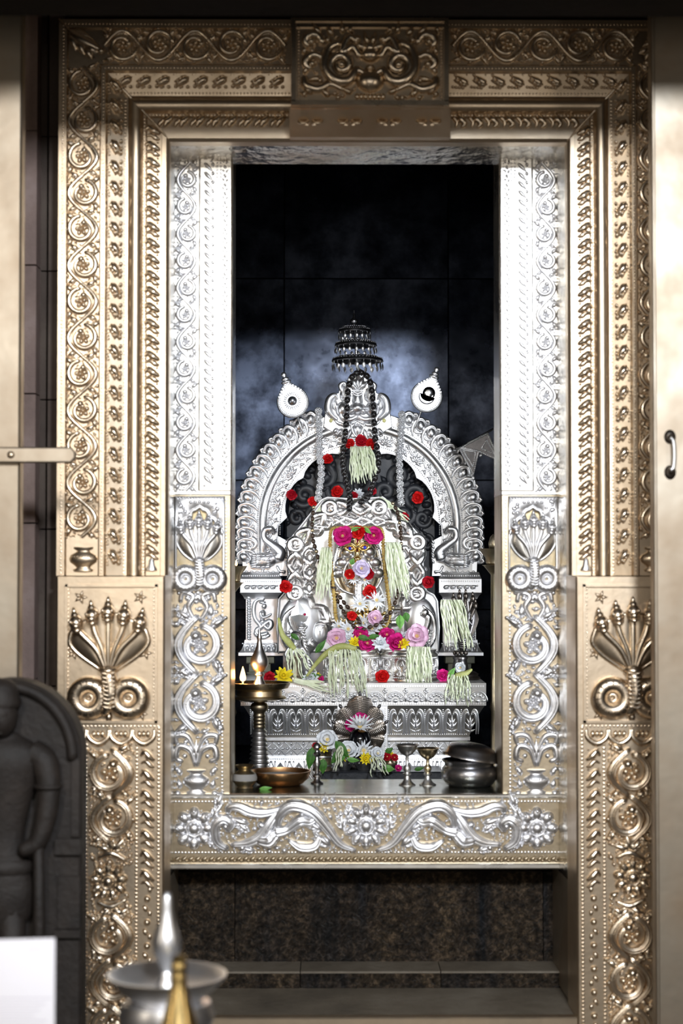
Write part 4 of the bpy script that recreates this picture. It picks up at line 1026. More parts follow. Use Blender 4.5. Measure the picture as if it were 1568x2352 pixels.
# ------------------------------------------------------------------ sun and moon fans
def fan(px, py, ang, kind, label):
    Yf = 5.40; s = S(Yf); at = L(px, py, Yf)
    t = thing(kind+'_fan', label, 'ritual fan', at)
    tear = [(37*math.cos(a), 37*math.sin(a)-3) for a in np.linspace(PI*.82, PI*2.18, 30)]+[(22, 28), (11, 40), (5, 48), (0, 50), (-5, 48), (-11, 40), (-22, 28)]
    R = (0, ang, 0)
    p = put('leaf_plate', MB().prism(tear, -3, 2, 1.2), 'pewter', t, at, s, R, smooth=30)
    b = MB()
    for k, (x, z) in enumerate(tear):
        for f_, r in ((.92, 2.4), (.80, 1.4)): b.dome(x*f_, z*f_, r, h=r*1.2, y=-3, seg=7, rings=2)
    n = len(tear)
    for k in range(n):
        x, z = (tear[k][0]+tear[(k+1) % n][0])/2, (tear[k][1]+tear[(k+1) % n][1])/2
        b.dome(x*.92, z*.92, 2.4, h=2.6, y=-3, seg=7, rings=2)
    put('rim_beads', b, 'silver', t, at, s, R, kind='stuff')
    if kind == 'sun':
        b = MB().dome(0, 0, 11, h=8, y=-3, seg=18, rings=4); put('sun_boss', b, 'pewter', t, at, s, R)
        b = MB()
        for k in range(24): q = 2*PI*k/24; b.leaf(13*math.cos(q), 13*math.sin(q), q, 9, 2.6, 1.5, y=-3)
        put('ray', b, 'silver', t, at, s, R, kind='stuff')
    else:
        cr = [(19*math.cos(a), 19*math.sin(a)-2) for a in np.linspace(PI*1.0, PI*2.0, 20)]+[(16*math.cos(a)+1, 13*math.sin(a)+1) for a in np.linspace(PI*2.0, PI*1.0, 20)]
        put('crescent', MB().prism(cr, -9, -2, 2), 'pewter', t, at, s, R, smooth=30)
        put('moon_disc', MB().dome(2, 6, 15, h=3, y=-3, seg=20), 'silver_mirror', t, at, s, R)
    put('finial', MB().lathe([(0, 70), (5, 68), (6.5, 63), (4, 58), (5, 57), (8, 55), (9, 52), (6, 50), (11, 48), (12, 45), (8, 42)], 16, sy=.6), 'silver', t, at, s, R)
    put('stem', MB().tube([(0, 2, -36), (0, 2, -80)], 2.6, 8), 'steel', t, at, s, R)
fan(671, 921, -.32, 'sun', 'silver leaf-shaped fan with a sun boss standing on the arch')
fan(981, 908, .36, 'moon', 'silver leaf-shaped fan with a crescent moon standing on the arch')
# pennant
Yf = 5.40; s = S(Yf); at = L(1090, 1030, Yf)
pn = thing('pennant', 'silver swallow-tailed pennant on a thin rod beside the arch', 'flag', at)
q = lambda x, y: (x-1090, 1030-y)
put('rod', MB().tube([(-62, 0, -14), (50, 0, 49)], 2.4, 8).ell(50, 0, 49, 4, 4, 4).ell(-45, 0, -4, 4, 4, 4), 'pewter', pn, at, s)
fo = [q(1052, 1029), q(1087, 1094), q(1101, 1040), q(1152, 1062), q(1121, 992)]
put('flag_plate', MB().prism(fo, 0, 3, .6), 'pewter_dark', pn, at, s, smooth=30)
b = MB()
for tri in ((q(1056, 1031), q(1087, 1090), q(1099, 1036), q(1058, 1028)), (q(1062, 1032), q(1086, 1072), q(1092, 1038)), (q(1099, 1036), q(1148, 1058), q(1119, 996), q(1060, 1027)), (q(1106, 1030), q(1136, 1044), q(1117, 1010))):
    p3 = [(x, -1, z) for x, z in tri]; b.tube(p3+[p3[0]], 2.6, 6)
    for k in range(len(tri)):
        a_, c_ = tri[k], tri[(k+1) % len(tri)]; b.beads(a_[0], a_[1], c_[0], c_[1], 1.9, 4.4, y=-3)
put('flag_border', b, 'silver', pn, at, s)
put('flag_bell', MB().ell(*[(1104-1090), -1, (1030-1046)], 4, 4, 4).ell(-3, -1, -68, 4, 4, 6), 'silver', pn, at, s)
# ------------------------------------------------------------------ silver-clad serpent idol
YI = 5.34; si = S(YI); IC = L(822, 1330, YI)
idol = thing('idol', 'silver-clad serpent idol with knotted snakes, gold eyes and nose under the arch', 'idol', on(822, YI))
q = lambda x, y: (x-822, 1330-y)
out = [q(640, 1500), q(636, 1440), q(640, 1376), q(652, 1362), q(667, 1356), q(665, 1336), q(661, 1246), q(668, 1236), q(722, 1168), q(738, 1148), q(752, 1142), q(805, 1146), q(864, 1143), q(878, 1141), q(894, 1152), q(972, 1240), q(975, 1248), q(970, 1272), q(972, 1344), q(980, 1358), q(996, 1366), q(1004, 1380), q(1008, 1440), q(1005, 1500)]
pl = put('body_plate', MB().prism(out, -2, 26, 5), 'silver_ground', idol, IC, si, smooth=30)
put('plate_rim', MB().tube([(x, 0, z) for x, z in out], 2.2, 6), 'silver', pl, IC, si)
# lower shroud down to the pedestal
b = MB(); a, c = q(650, 1498), q(998, 1498); b.box(a[0], c[0], 2, 20, (zpt-IC.z)/si+.5, a[1]); put('shroud', b, 'pewter_dark', idol, IC, si, smooth=0)
# braided snakes between the corner knots
knots = [q(678, 1362), q(679, 1252), q(757, 1168), q(869, 1166), q(957, 1246), q(956, 1364)]
def braid(p0, p1, nst, amp, rad, turns, y):
    p0, p1 = np.array(p0), np.array(p1); d = p1-p0; Ln = np.linalg.norm(d); d = d/Ln; nrm = np.array([-d[1], d[0]])
    for k in range(nst):
        ph = 2*PI*k/nst; pts = []
        for t in np.linspace(0, 1, int(10*turns)+6):
            a = ph+2*PI*turns*t; w = p0+d*Ln*t+nrm*amp*math.sin(a); pts.append((w[0], y-rad*.55*math.cos(2*a+.6), w[1]))
        put('snake', MB().tube(pts, [rad*.8, rad, rad, rad*.8], 9), 'silver_scaled', idol, IC, si)
for a, c, tn in ((0, 1, 1.5), (1, 2, 1.5), (2, 3, 1.5), (3, 4, 1.5), (4, 5, 1.5)): (braid(knots[a], knots[c], 2, 14, 9, tn*.8, -11), braid(knots[a], knots[c], 1, 5, 8.5, 1, -6))
braid(q(678, 1362), q(770, 1440), 2, 15, 9, 1.2, -11); braid(q(678, 1362), q(770, 1440), 1, 4, 8, 1, -6); braid(q(956, 1364), q(885, 1436), 2, 15, 9, 1.1, -11); braid(q(956, 1364), q(885, 1436), 1, 4, 8, 1, -6)
braid(q(742, 1198), q(884, 1198), 2, 9, 7.5, 2, -10); braid(q(718, 1226), q(762, 1196), 2, 9, 6.5, 1, -9); braid(q(888, 1196), q(924, 1232), 2, 9, 6.5, 1, -9)
braid(q(712, 1262), q(710, 1366), 2, 11, 8, 1.5, -9); braid(q(928, 1256), q(926, 1366), 2, 11, 8, 1.5, -9)
cu = MB(); cu.tube(spiral(0, 0, 14, 14, 0, 2*PI, 22, -14)[:-1], 8, 9, closed=True); cu.dome(0, 0, 6, h=12, y=-6, seg=12); cum = cu.mesh('knot_curl', si)
for x, z in knots: inst('knot_curl', cum, 'silver_scaled', idol, IC+Vector((x*si, 0, z*si)))
st_ = MB().dome(0, 0, 7, h=9, y=-2, seg=12).mesh('stud', si)
for x, y in ((720, 1262), (669, 1312), (974, 1308), (722, 1350), (716, 1412), (928, 1350)): inst('stud', st_, 'silver', idol, IC+Vector(((x-822)*si, 0, (1330-y)*si)))
# smooth thigh shields with reliefs
for m, px, w, h in ((-1, 690, 50, 70), (1, 966, 38, 66)):
    at = L(px, 1438, YI-.02); sh = MB().ell(0, 4, 0, w, 20, h, 0, 26, 8); o = put('thigh_shield', sh, 'silver', idol, at, si)
    b = MB(); b.tube(bez([(m*w*.1, h*.7), (m*w*.7, h*.3), (m*w*.75, -h*.4), (m*w*.3, -h*.85)], 24, -13), [3, 6, 6, 3], 8)
    b.tube(bez([(m*w*.0, h*.45), (m*w*.42, h*.3), (m*w*.3, -h*.05), (m*w*.05, -h*.2), (-m*w*.3, h*.0)], 24, -18), [6, 9, 7, 6, 3], 8)
    b.ell(m*w*.22, -20, h*.46, 9, 8, 11); b.tube(bez([(m*w*.45, -h*.1), (m*w*.2, -h*.45), (m*w*.4, -h*.75)], 18, -14), [7, 9, 5], 8)
    for k in range(7): b.dome(m*w*(.55-.02*k), -h*(.2+.1*k), 5, 4, 4, y=-14, seg=8)
    for k in range(5): b.leaf(-m*w*.2+k*6, -h*.7, PI/2+(k-2)*.4, 26, 9, 5, y=-10)
    put('relief', b, 'silver_scaled', o, at, si)
b = MB().dome(0, 0, 18, 26, 12, y=0, seg=18, rings=5)
for k in range(5): b.tube(bez([(-12+3*k, 16-3*k), (0, 20-7*k), (12-3*k, 16-3*k)], 8, -11), 1.2, 5)
put('shell_boss', b, 'silver', idol, L(735, 1452, YI-.03), si)
put('belly', MB().ell(0, 0, 0, 60, 30, 78, 0, 28, 10), 'silver_frame', idol, L(824, 1392, YI-.02), si)
# hooded face group
YF = 5.24; sf = S(YF); FC = L(822, 1290, YF)
hd = MB(); A = np.zeros((12, 17, 3))
for i in range(12):
    t = i/11
    for j in range(17):
        a = -1+j/8; wdt = 57*math.sin(PI*(.16+.80*t))**.55
        A[i, j] = (a*wdt, 8-14*(1-a*a)+2*math.cos(a*14), -72+140*t)
hood = put('serpent_hood', hd.grid(A), 'silver_aged', idol, FC, sf)
for m in (-1, 1):
    for x, z, r in ((25, 22, 15), (39, -2, 14), (47, -26, 13)):
        b = MB().ell(m*x, -6, z, r*1.12, r*.9, r*.92, m*-.3, 18, 6); o = put('hood_head', b, 'steel', hood, FC, sf)
    b = MB()
    b.tube(bez([(m*8, 52), (m*40, 40), (m*52, 10), (m*56, -30), (m*40, -62), (m*10, -76)], 34, -6), [3, 4, 4, 4, 3], 7)
    b.tube(bez([(m*14, 10), (m*26, -6), (m*34, -30), (m*24, -52)], 20, -8), [2.5, 3.5, 2.5], 7)
    for k in range(9): b.dome(m*(16+4*k), -58+2.4*k*k*.5-k, 3.4, h=4, y=-4, seg=7, rings=2)
    for x, z in ((44, 30), (56, 6), (58, -18)): b.ell(m*x, -8, z, 4, 4, 4, seg=8, rings=3)
    put('hood_rim', b, 'silver_scaled', hood, FC, sf, kind='stuff')
b = MB().ell(0, -10, -8, 24, 16, 28, 0, 20, 7); put('face', b, 'silver', hood, FC, sf)
b = MB().lathe([(9, -30), (10, -12), (10, 6), (8, 14)], 18, 0, -8, -60, 1, .8)
for k in range(5): b.tube(spiral(0, -62-5*k+20, 10.5, 10.5, PI, 2*PI, 12, 0), 1, 4) if False else None
put('neck', b, 'silver', hood, FC, sf)
b = MB()
for k in range(5): b.tube([(10.4*math.cos(a), -8-8.4*math.sin(a), -84+9*k) for a in np.linspace(0, PI, 12)], 1.5, 6)
put('neck_rings', b, 'silver', hood, FC, sf, kind='stuff')
# gold face ornaments
g = put('nose', MB().dome(0, 0, 6.5, 16, 14, y=-22).dome(0, -12, 10, 7.5, 15, y=-22).tube([(-7, -26, -18), (0, -33, -20), (7, -26, -18)], 2.5, 6), 'gold', idol, L(820, 1272, YF), sf)
put('mouth', MB().dome(0, -29, 9, 4, 8, y=-20), 'copper', idol, L(820, 1272, YF), sf)
for m in (-1, 1):
    ex = L(820+m*16, 1259+(1 if m < 0 else -1), YF)
    eye = MB().dome(0, 0, 14.5, 7.5, 5, m*.12, y=-22, seg=16); o = put('eye', eye, 'gold', idol, ex, sf)
    lid = MB().tube(bez([(m*-13, -1), (m*-2, 8), (m*14, 2)], 12, -25), 1.3, 5).tube(bez([(m*-13, -1), (m*-2, -7), (m*14, 2)], 12, -25), 1.3, 5).tube(bez([(m*-14, 4), (m*0, 12), (m*16, 6)], 12, -23), 1.3, 5)
    put('eyelid', lid, 'gold', o, ex, sf, kind='stuff'); put('pupil', MB().dome(m*1, 0, 4, h=3, y=-26, seg=12), 'eye_blue', o, ex, sf)
te = L(820, 1243, YF)
o = put('third_eye', MB().dome(0, 0, 5.5, 10, 5, y=-22, seg=14), 'gold', idol, te, sf); put('third_eye_rim', MB().tube([(5.5*math.cos(a), -25, 10*math.sin(a)) for a in np.linspace(0, 2*PI, 22)][:-1], 1.2, 5, closed=True), 'gold', o, te, sf); put('gem', MB().dome(0, 0, 1.8, 5, 3, y=-26), 'ruby', o, te, sf)
# ------------------------------------------------------------------ golden many-headed cobra ornament at the idol's foot
Yg = 5.235; sg = S(Yg); at = L(840, 1446, Yg)
gc = thing('gold_cobra', 'small gold many-headed cobra ornament half hidden by flowers before the idol', 'ornament', on(838, Yg))
put('hood', MB().dome(0, 10, 50, 34, 6, y=4, seg=24).box(-6, 6, 0, 8, (zpt-at.z)/sg+.3, 0), 'gold_dark', gc, at, sg)
for k in range(7):
    a = PI*(.10+.80*k/6); b = MB(); b.tube([(0, -4, 6), (0, -10, 26), (0, -14, 42)], [4, 7, 6], 9); b.ell(0, -17, 46, 6.5, 7, 9); b.dome(0, 56, 4, 6, 4, y=-14)
    for e in (-1, 1): b.ell(e*4, -23, 48, 1.8, 1.8, 1.8, seg=6, rings=2)
    put('head', b, 'gold', gc, at, sg, (0, PI/2-a, 0))
for k in range(3):
    b = MB().tube(bez([(0, 0), (-3, 14), (-6, 20)], 8, -6), [3, 2, 1.2], 6).tube(bez([(0, 0), (3, 14), (7, 19)], 8, -6), [3, 2, 1.2], 6); put('prong', b, 'gold', gc, L(788+11*k, 1438-4*(k == 1)+10*(k == 2), Yg), sg)
# ------------------------------------------------------------------ ritual spear at the idol's left
Yv = 5.17; sv_ = S(Yv); at = on(716, Yv)
vel = thing('spear', 'silver ritual spear with a ruby leaf blade leaning before the idol', 'spear', at)
za = (L(0, 1452, Yv).z-zpt)/sv_; dx = -24
put('shaft', MB().tube([(0, 0, 2), (dx*.55, 8, za*.55), (dx, 14, za)], [6, 6.5, 7], 12), 'steel', vel, at, sv_)
b = MB()
for k in range(15):
    t = k/15; b.tube([(dx*t+7*math.cos(a), 14*t-7*math.sin(a), za*t+5+3.2*a) for a in np.linspace(0, PI, 8)], 1.0, 4)
put('spiral_band', b, 'silver', vel, at, sv_, kind='stuff')
b = MB().lathe([(6, 0), (10, 3), (10, 6), (7, 8), (7, 12), (11, 15), (9, 19)], 18, dx, 14, za); put('collar', b, 'silver', vel, at, sv_)
bl = [(0, 0), (14, 6), (21, 18), (17, 30), (8, 40), (0, 56), (-8, 40), (-17, 30), (-21, 18), (-14, 6)]
R_ = [((x*math.cos(.12)-z*math.sin(.12))+dx-2, z*math.cos(.12)+za+18) for x, z in bl]
b = MB(); n = len(R_); mid = (dx-6, 0, za+44)
b.raw([(x, 14, z) for x, z in R_]+[(dx-5, 4, za+40), (dx-5, 24, za+40)], [(i, (i+1) % n, n) for i in range(n)]+[((i+1) % n, i, n+1) for i in range(n)])
put('blade', b, 'silver', vel, at, sv_, smooth=20); put('gem', MB().dome(dx+8, za+40, 3, h=3, y=8), 'ruby', vel, at, sv_)
# small attendant bust below the spear
at = on(680, 5.16); sq = S(5.16)
bu = thing('attendant_figure', 'small silver attendant figurine on a post left of the drums', 'figurine', at)
z0 = (L(0, 1490, 5.16).z-zpt)/sq
put('post', MB().lathe([(0, 0), (15, 0), (15, 5), (11, 8), (10, z0-22), (14, z0-18), (0, z0-16)], 16), 'silver_aged', bu, at, sq, smooth=50)
put('torso', MB().ell(0, 0, z0-6, 15, 11, 17).tube(bez([(-14, z0+2), (-22, z0-14), (-12, z0-24)], 12, -2), [6, 5, 4], 8).tube(bez([(14, z0+2), (22, z0-12), (10, z0-22)], 12, -2), [6, 5, 4], 8).tube([(0, 0, z0+6), (0, 0, z0+16)], 6, 8), 'silver', bu, at, sq)
hdm = MB().ell(0, -1, z0+25, 12, 12, 14).dome(0, z0+23, 3, 5, 5, y=-11).dome(0, z0+17, 4, 1.6, 3, y=-10)
for e in (-1, 1): hdm.dome(e*5, z0+28, 2.4, 1.5, 2, y=-11); hdm.ell(e*12, 0, z0+25, 3, 3, 5)
put('head', hdm, 'silver', bu, at, sq); put('hair', MB().ell(0, 3, z0+31, 13, 12, 11), 'pewter', bu, at, sq)
# ------------------------------------------------------------------ bronze cobra stand on the right
Yc = 5.17; sc_ = S(Yc); at = on(1056, Yc)
cs = thing('cobra_stand', 'dark bronze cobra lamp stand with a raised hood on the right of the pedestal', 'figurine', at)
put('base', MB().lathe([(0, 0), (44, 0), (46, 4), (40, 8), (42, 12), (34, 17), (20, 20), (0, 20)], 32), 'bronze', cs, at, sc_, smooth=50)
put('bell', MB().lathe([(17, 18), (19, 22), (17, 34), (15, 44), (18, 48), (14, 54), (0, 56)], 24), 'pewter_dark', cs, at, sc_)
b = MB()
for k in range(9): a = 2*PI*k/9; b.ell(14*math.cos(a), 14*math.sin(a), 60, 4, 4, 6, seg=8, rings=3)
put('crown', b, 'bronze', cs, at, sc_, kind='stuff')
b = MB(); A = np.zeros((14, 15, 3))
for i in range(14):
    t = i/13; w = 7+30*math.sin(min(1, t*1.25)*PI/2)**1.6*(1-.35*max(0, t-.7)/.3)
    for j in range(15):
        a = -1+j/7; A[i, j] = (6+a*w, -6-8*(1-a*a)+3*math.cos(a*9), 62+118*t-10*t*a*a)
put('cobra_hood', b.grid(A), 'pewter_dark', cs, at, sc_)
b = MB()
for x in (-4, 4): b.beads(6+x, 90, 6+x*1.6, 165, 1.8, 4.4, y=-17)
for k in range(6): b.tube([(6-8-2*k*.3, -15, 74+5*k), (6, -19, 71+5*k), (6+8+2*k*.3, -15, 74+5*k)], 1.6, 5)
b.tube(bez([(22, 150), (26, 140), (20, 132), (26, 124)], 12, -12), 2.4, 6)
put('belly_scales', b, 'pewter', cs, at, sc_, kind='stuff')
for x, z in ((-16, 182), (-2, 190), (12, 190), (28, 184), (34, 168)):
    put('head', MB().ell(x, -10, z, 6, 7, 9).tube([(x, -8, z), (6+(x-6)*.5, -12, z-34)], [5, 4], 8).ell(x, -8, z+10, 3, 3, 6), 'bronze', cs, at, sc_)
# ------------------------------------------------------------------ scaled cobra hood sheltering a small black linga, on the black slab
zsl = L(0, 1773, 4.84).z; YSL = 4.84
sl = struct(putw('floor_slab', MB().prism([(L(735, 0, YSL).x, zf), (L(1018, 0, YSL).x, zf), (L(1014, 0, YSL).x, zsl), (L(739, 0, YSL).x, zsl)], YSL, 4.985, .004), 'stone_slab', None, smooth=20))
Yn = 4.94; sn = S(Yn); at = Vector((L(826, 0, Yn).x, Yn, zsl+.0005))
nh = thing('cobra_hood_shrine', 'sooty silver cobra hood of seven scaled lobes sheltering a black linga', 'cobra statue', at)
zc_ = (L(0, 1690, Yn).z-at.z)/sn
lob = [(-2.05, 56), (-1.35, 64), (-.72, 76), (0, 92), (.72, 76), (1.35, 64), (2.05, 56)]
for k, (a, Ln) in enumerate(lob):
    b = MB(); A = np.zeros((10, 9, 3))
    for i in range(10):
        t = i/9; w = 4+(22 if k != 3 else 27)*math.sin(min(1, t*1.1)*PI/2)*math.sqrt(max(0.0, 1-max(0, t-.72)**2/.085))
        for j in range(9):
            u = -1+j/4; A[i, j] = (u*w, -2-7*(1-u*u)-6*t+(6 if k in (0, 6) else 0)+abs(k-3)*1.5, Ln*t)
    b.grid(A)
    o = put('hood_lobe', b, 'silver_soot', nh, at+Vector((0, 0, zc_*sn)), sn, (0, a*.80, 0))
    ribs = MB()
    for e in (-1, 1): ribs.tube([(e*3*(.3+t)*1.3, -10-6*t+abs(k-3)*1.5+(6 if k in (0, 6) else 0), Ln*t) for t in np.linspace(.15, .98, 10)], 1.2, 5)
    for r in range(int(Ln/5)):
        t = .18+.8*r*5/Ln
        if t > .95: break
        w = (4+(20 if k != 3 else 25)*math.sin(min(1, t*1.1)*PI/2))*.86
        ribs.tube([(u*w, -3-7*(1-u*u)-6*t+abs(k-3)*1.5+(6 if k in (0, 6) else 0), Ln*t+1.5*math.cos(u*9)) for u in np.linspace(-1, 1, 9)], .8, 4)
    put('scale_ribs', ribs, 'silver_soot', o, at+Vector((0, 0, zc_*sn)), sn, (0, 0, 0), kind='stuff')
    if k in (1, 2, 3, 4, 5): put('head', MB().ell(0, -9, Ln+4, 4, 5, 7).ell(0, -12, Ln+8, 2.5, 3, 3), 'pewter_dark', o, at+Vector((0, 0, zc_*sn)), sn)
put('coil_base', MB().lathe([(0, 0), (40, 0), (44, 6), (42, 14), (36, 18), (38, 24), (34, 30), (0, 32)], 28), 'silver_soot', nh, at, sn)
put('neck', MB().tube([(0, 12, 20), (0, 14, zc_*.6), (0, 8, zc_+8)], [18, 16, 10], 12), 'silver_soot', nh, at, sn)
lg = thing('linga', 'small glossy black linga under the cobra hood', 'linga', at+Vector((0, -.03, .05)))
put('stone', MB().lathe([(0, 0), (24, 0), (26, 12), (26, 34), (23, 48), (15, 57), (6, 61), (0, 62)], 28), 'linga_black', lg, at+Vector((0, -.032, 32*sn+.001)), sn)
put('sandal_mark', MB().ell(4, -18, 56, 9, 6, 4), 'sandal_paste', lg, at+Vector((0, -.032, 32*sn)), sn)
# ------------------------------------------------------------------ flowers
def petal_mesh(name, Ln, Wd, cup, curl, tip, sc, nt=8, nc=6):
    A = np.zeros((nt+1, nc+1, 3))
    for i in range(nt+1):
        t = i/nt; w = Wd*.5*(min(1, 1.5*t+.08)**.7*math.sqrt(max(0.0, 1-t**5)) if tip > .7 else math.sin(PI*min(1, t**tip)*.97+.03)**.7)
        for j in range(nc+1):
            u = -1+2*j/nc
            A[i, j] = (u*w, -cup*Ln*(t*t)*(1-.0*u)-(-curl)*Ln*max(0, t-.6)**2*3 - .18*Wd*u*u*t, Ln*t)
    return MB().grid(A).mesh(name, sc)
FK = {}
def flower_kit(kind):
    if kind in FK: return FK[kind]
    if kind == 'rose':      # (mesh, count, base radius, tilt towards viewer, lift)
        k = [(petal_mesh('petal', .46, .46, .30, .45, .75, 1), 7, .08, .20, .0), (petal_mesh('petal', .38, .42, .40, .3, .75, 1), 6, .07, .60, .06), (petal_mesh('petal', .28, .34, .45, .1, .75, 1), 5, .05, .95, .11), (petal_mesh('petal', .20, .24, .5, .0, .75, 1), 4, .03, 1.25, .15)]
    elif kind == 'open':    # wide open rose
        k = [(petal_mesh('petal', .50, .50, .20, .35, .72, 1), 7, .06, .12, .0), (petal_mesh('petal', .42, .44, .3, .2, .72, 1), 6, .05, .40, .04), (petal_mesh('petal', .28, .32, .35, .1, .72, 1), 5, .05, .75, .08)]
    elif kind == 'daisy':
        k = [(petal_mesh('petal', .52, .13, .10, .1, .6, 1), 13, .04, .30, .0), (petal_mesh('petal', .40, .12, .2, .0, .6, 1), 9, .03, .80, .05)]
    elif kind == 'pompon':
        k = [(petal_mesh('petal', .48, .24, .2, .2, .7, 1), 10, .05, .15, .0), (petal_mesh('petal', .38, .22, .3, .1, .7, 1), 9, .05, .7, .06), (petal_mesh('petal', .26, .18, .3, 0, .7, 1), 6, .03, 1.1, .10)]
    FK[kind] = k; return k
FLP = None
def flower(px, py, Y, dia, kind, mat, label, cat='flower', group=None, face=(0, 0), heart=None, name=None, spin=None):
    """a blossom whose face looks at the hall, tipped by face=(pitch,yaw)"""
    at = L(px, py, Y); sc = dia*S(Y)
    t = thing(name or {'rose': 'rose', 'open': 'rose', 'daisy': 'daisy', 'pompon': 'chrysanthemum'}[kind], label, cat, at, group)
    t.rotation_euler = (face[0], random.uniform(0, 6) if spin is None else spin, face[1]); t.rotation_mode = 'YXZ'
    for me, n, r0, tl, lift in flower_kit(kind):
        if not me.materials: me.materials.append(MAT[mat])
        off = random.uniform(0, 6)
        for k in range(n):
            a = off+2*PI*k/n+random.uniform(-.12, .12)
            o = bpy.data.objects.new('petal', me); COL.objects.link(o); o.parent = t
            o.material_slots[0].link = 'OBJECT'; o.material_slots[0].material = MAT[mat]
            Rm = Matrix.Rotation(-a, 4, 'Y') @ Matrix.Translation((0, -lift*sc, r0*sc)) @ Matrix.Rotation(tl+random.uniform(-.12, .12), 4, 'X') @ Matrix.Scale(sc*random.uniform(.92, 1.08), 4)
            o.matrix_local = Rm
    hm = heart or mat
    o = link('heart', matset(MB().ell(0, -.08, 0, .09, .12, .09, seg=10, rings=4).mesh('heart', sc), hm), None, (0, 0, 0)); o.parent = t; o.location = (0, 0, 0)
    return t
def leaf_obj(px, py, Y, Ln, Wd, ang, mat, label, tilt=.2, group=None):
    """one loose green leaf with a midrib, ang = direction of the tip in the picture plane"""
    s = S(Y); at = L(px, py, Y); A = np.zeros((9, 5, 3))
    for i in range(9):
        t = i/8; w = Wd*.5*math.sin(PI*t**.75)
        for j in range(5): u = -1+j/2; A[i, j] = (u*w, -tilt*Ln*math.sin(t*PI)*.5+abs(u)*w*.25, Ln*t)
    t = thing('leaf', label, 'leaf', at, group); R = (0, PI/2-ang, 0)
    put('blade', MB().grid(A), mat, t, at, s, R); put('midrib', MB().tube([(0, -tilt*Ln*math.sin(k*PI/8)*.5-.4, Ln*k/8) for k in range(8)], [Wd*.05, Wd*.02], 5), 'leaf_light', t, at, s, R)
    return t
ROSES = [  # px, py, Y, diameter, kind, material, where, (pitch, yaw)
 (655, 1349, 5.26, 31, 'rose', 'petal_red', 'red rose resting on the left shoulder of the idol plate'),
 (984, 1337, 5.26, 32, 'rose', 'petal_crimson', 'dark red rose resting on the right shoulder of the idol plate'),
 (877, 1555, 5.06, 34, 'rose', 'petal_red', 'red rose lying between the two silver drums'),
 (850, 1360, 5.17, 34, 'rose', 'petal_red', 'red rose on the chest of the idol above white daisies'),
 (803, 1021, 5.36, 27, 'rose', 'petal_red', 'red rose under the lion mask, beside the left black bead string'),
 (829, 1013, 5.36, 31, 'rose', 'petal_crimson', 'dark red rose hanging straight below the lion mask'),
 (851, 1021, 5.36, 27, 'rose', 'petal_red', 'red rose under the lion mask, beside the right black bead string'),
 (753, 1056, 5.42, 27, 'rose', 'petal_red', 'red rose with its stalk hanging on the black slab by the left silver bead string'),
 (671, 1136, 5.43, 26, 'rose', 'petal_crimson', 'faded crimson rose lying sideways on the black slab by the arch leg'),
 (773, 1129, 5.40, 30, 'rose', 'petal_red', 'red rose on the black slab just above the top of the idol plate'),
 (719, 1152, 5.36, 25, 'rose', 'petal_red', 'red rose at the lower end of the left silver bead string'),
 (960, 1143, 5.43, 30, 'rose', 'petal_red', 'single round red rose alone on the right of the black slab'),
 (854, 1128, 5.38, 22, 'rose', 'petal_crimson', 'dark red rose behind the lower end of the right black bead string'),
 (813, 1138, 5.36, 18, 'rose', 'petal_crimson', 'small dark red rose beside a white blossom on top of the idol plate'),
 (928, 1188, 5.38, 24, 'rose', 'petal_crimson', 'dark red rose half hidden by blossom strands at the right edge of the idol plate'),
 (824, 1222, 5.16, 34, 'rose', 'petal_red', 'red rose on the forehead of the idol between two magenta roses'),
 (802, 1320, 5.17, 24, 'open', 'petal_red', 'red rose petals left of the lilac rose at the idol chin'),
 (846, 1318, 5.17, 28, 'open', 'petal_crimson', 'dark red rose petals right of the lilac rose at the idol chin'),
 (808, 1415, 5.15, 24, 'rose', 'petal_red', 'red rosebud beside the gold cobra heads'),
 (619, 1556, 5.08, 28, 'rose', 'petal_crimson', 'dark red rose lying on the pedestal beside the yellow blossom'),
 (787, 1232, 5.16, 46, 'open', 'petal_magenta', 'large magenta rose on the left of the idol forehead'),
 (858, 1230, 5.17, 42, 'open', 'petal_magenta', 'magenta rose on the right of the idol forehead'),
 (843, 1478, 5.09, 40, 'open', 'petal_magenta', 'magenta rose in the middle of the row on the drums'),
 (906, 1474, 5.09, 44, 'rose', 'petal_magenta', 'full magenta rose on the right drum'),
 (888, 1458, 5.12, 34, 'open', 'petal_magenta', 'magenta rose behind the full one on the right drum'),
 (827, 1456, 5.12, 34, 'open', 'petal_magenta', 'magenta rose tucked under white daisies above the drums'),
 (1016, 1552, 5.08, 31, 'rose', 'petal_magenta', 'magenta rose lying on the pedestal beside the cobra stand'),
 (736, 1560, 5.06, 19, 'rose', 'petal_magenta', 'small magenta rose lying at the left end of the drums'),
 (773, 1466, 5.10, 46, 'open', 'petal_pink', 'pale pink rose lying on the left drum'),
 (957, 1462, 5.09, 52, 'open', 'petal_pink', 'pale pink rose lying on the right end of the right drum'),
 (860, 1421, 5.14, 36, 'open', 'petal_pink', 'pale pink rose before the gold cobra heads'),
 (829, 1306, 5.15, 40, 'open', 'petal_lilac', 'lilac rose at the chin of the idol'),
]
for px, py, Y, d, k, m, lab in ROSES:
    flower(px, py, Y, d*.98, k, m, lab, group='roses on the shrine', face=(random.uniform(-.35, .1), random.uniform(-.3, .3)), heart='stamen' if k == 'open' else None)
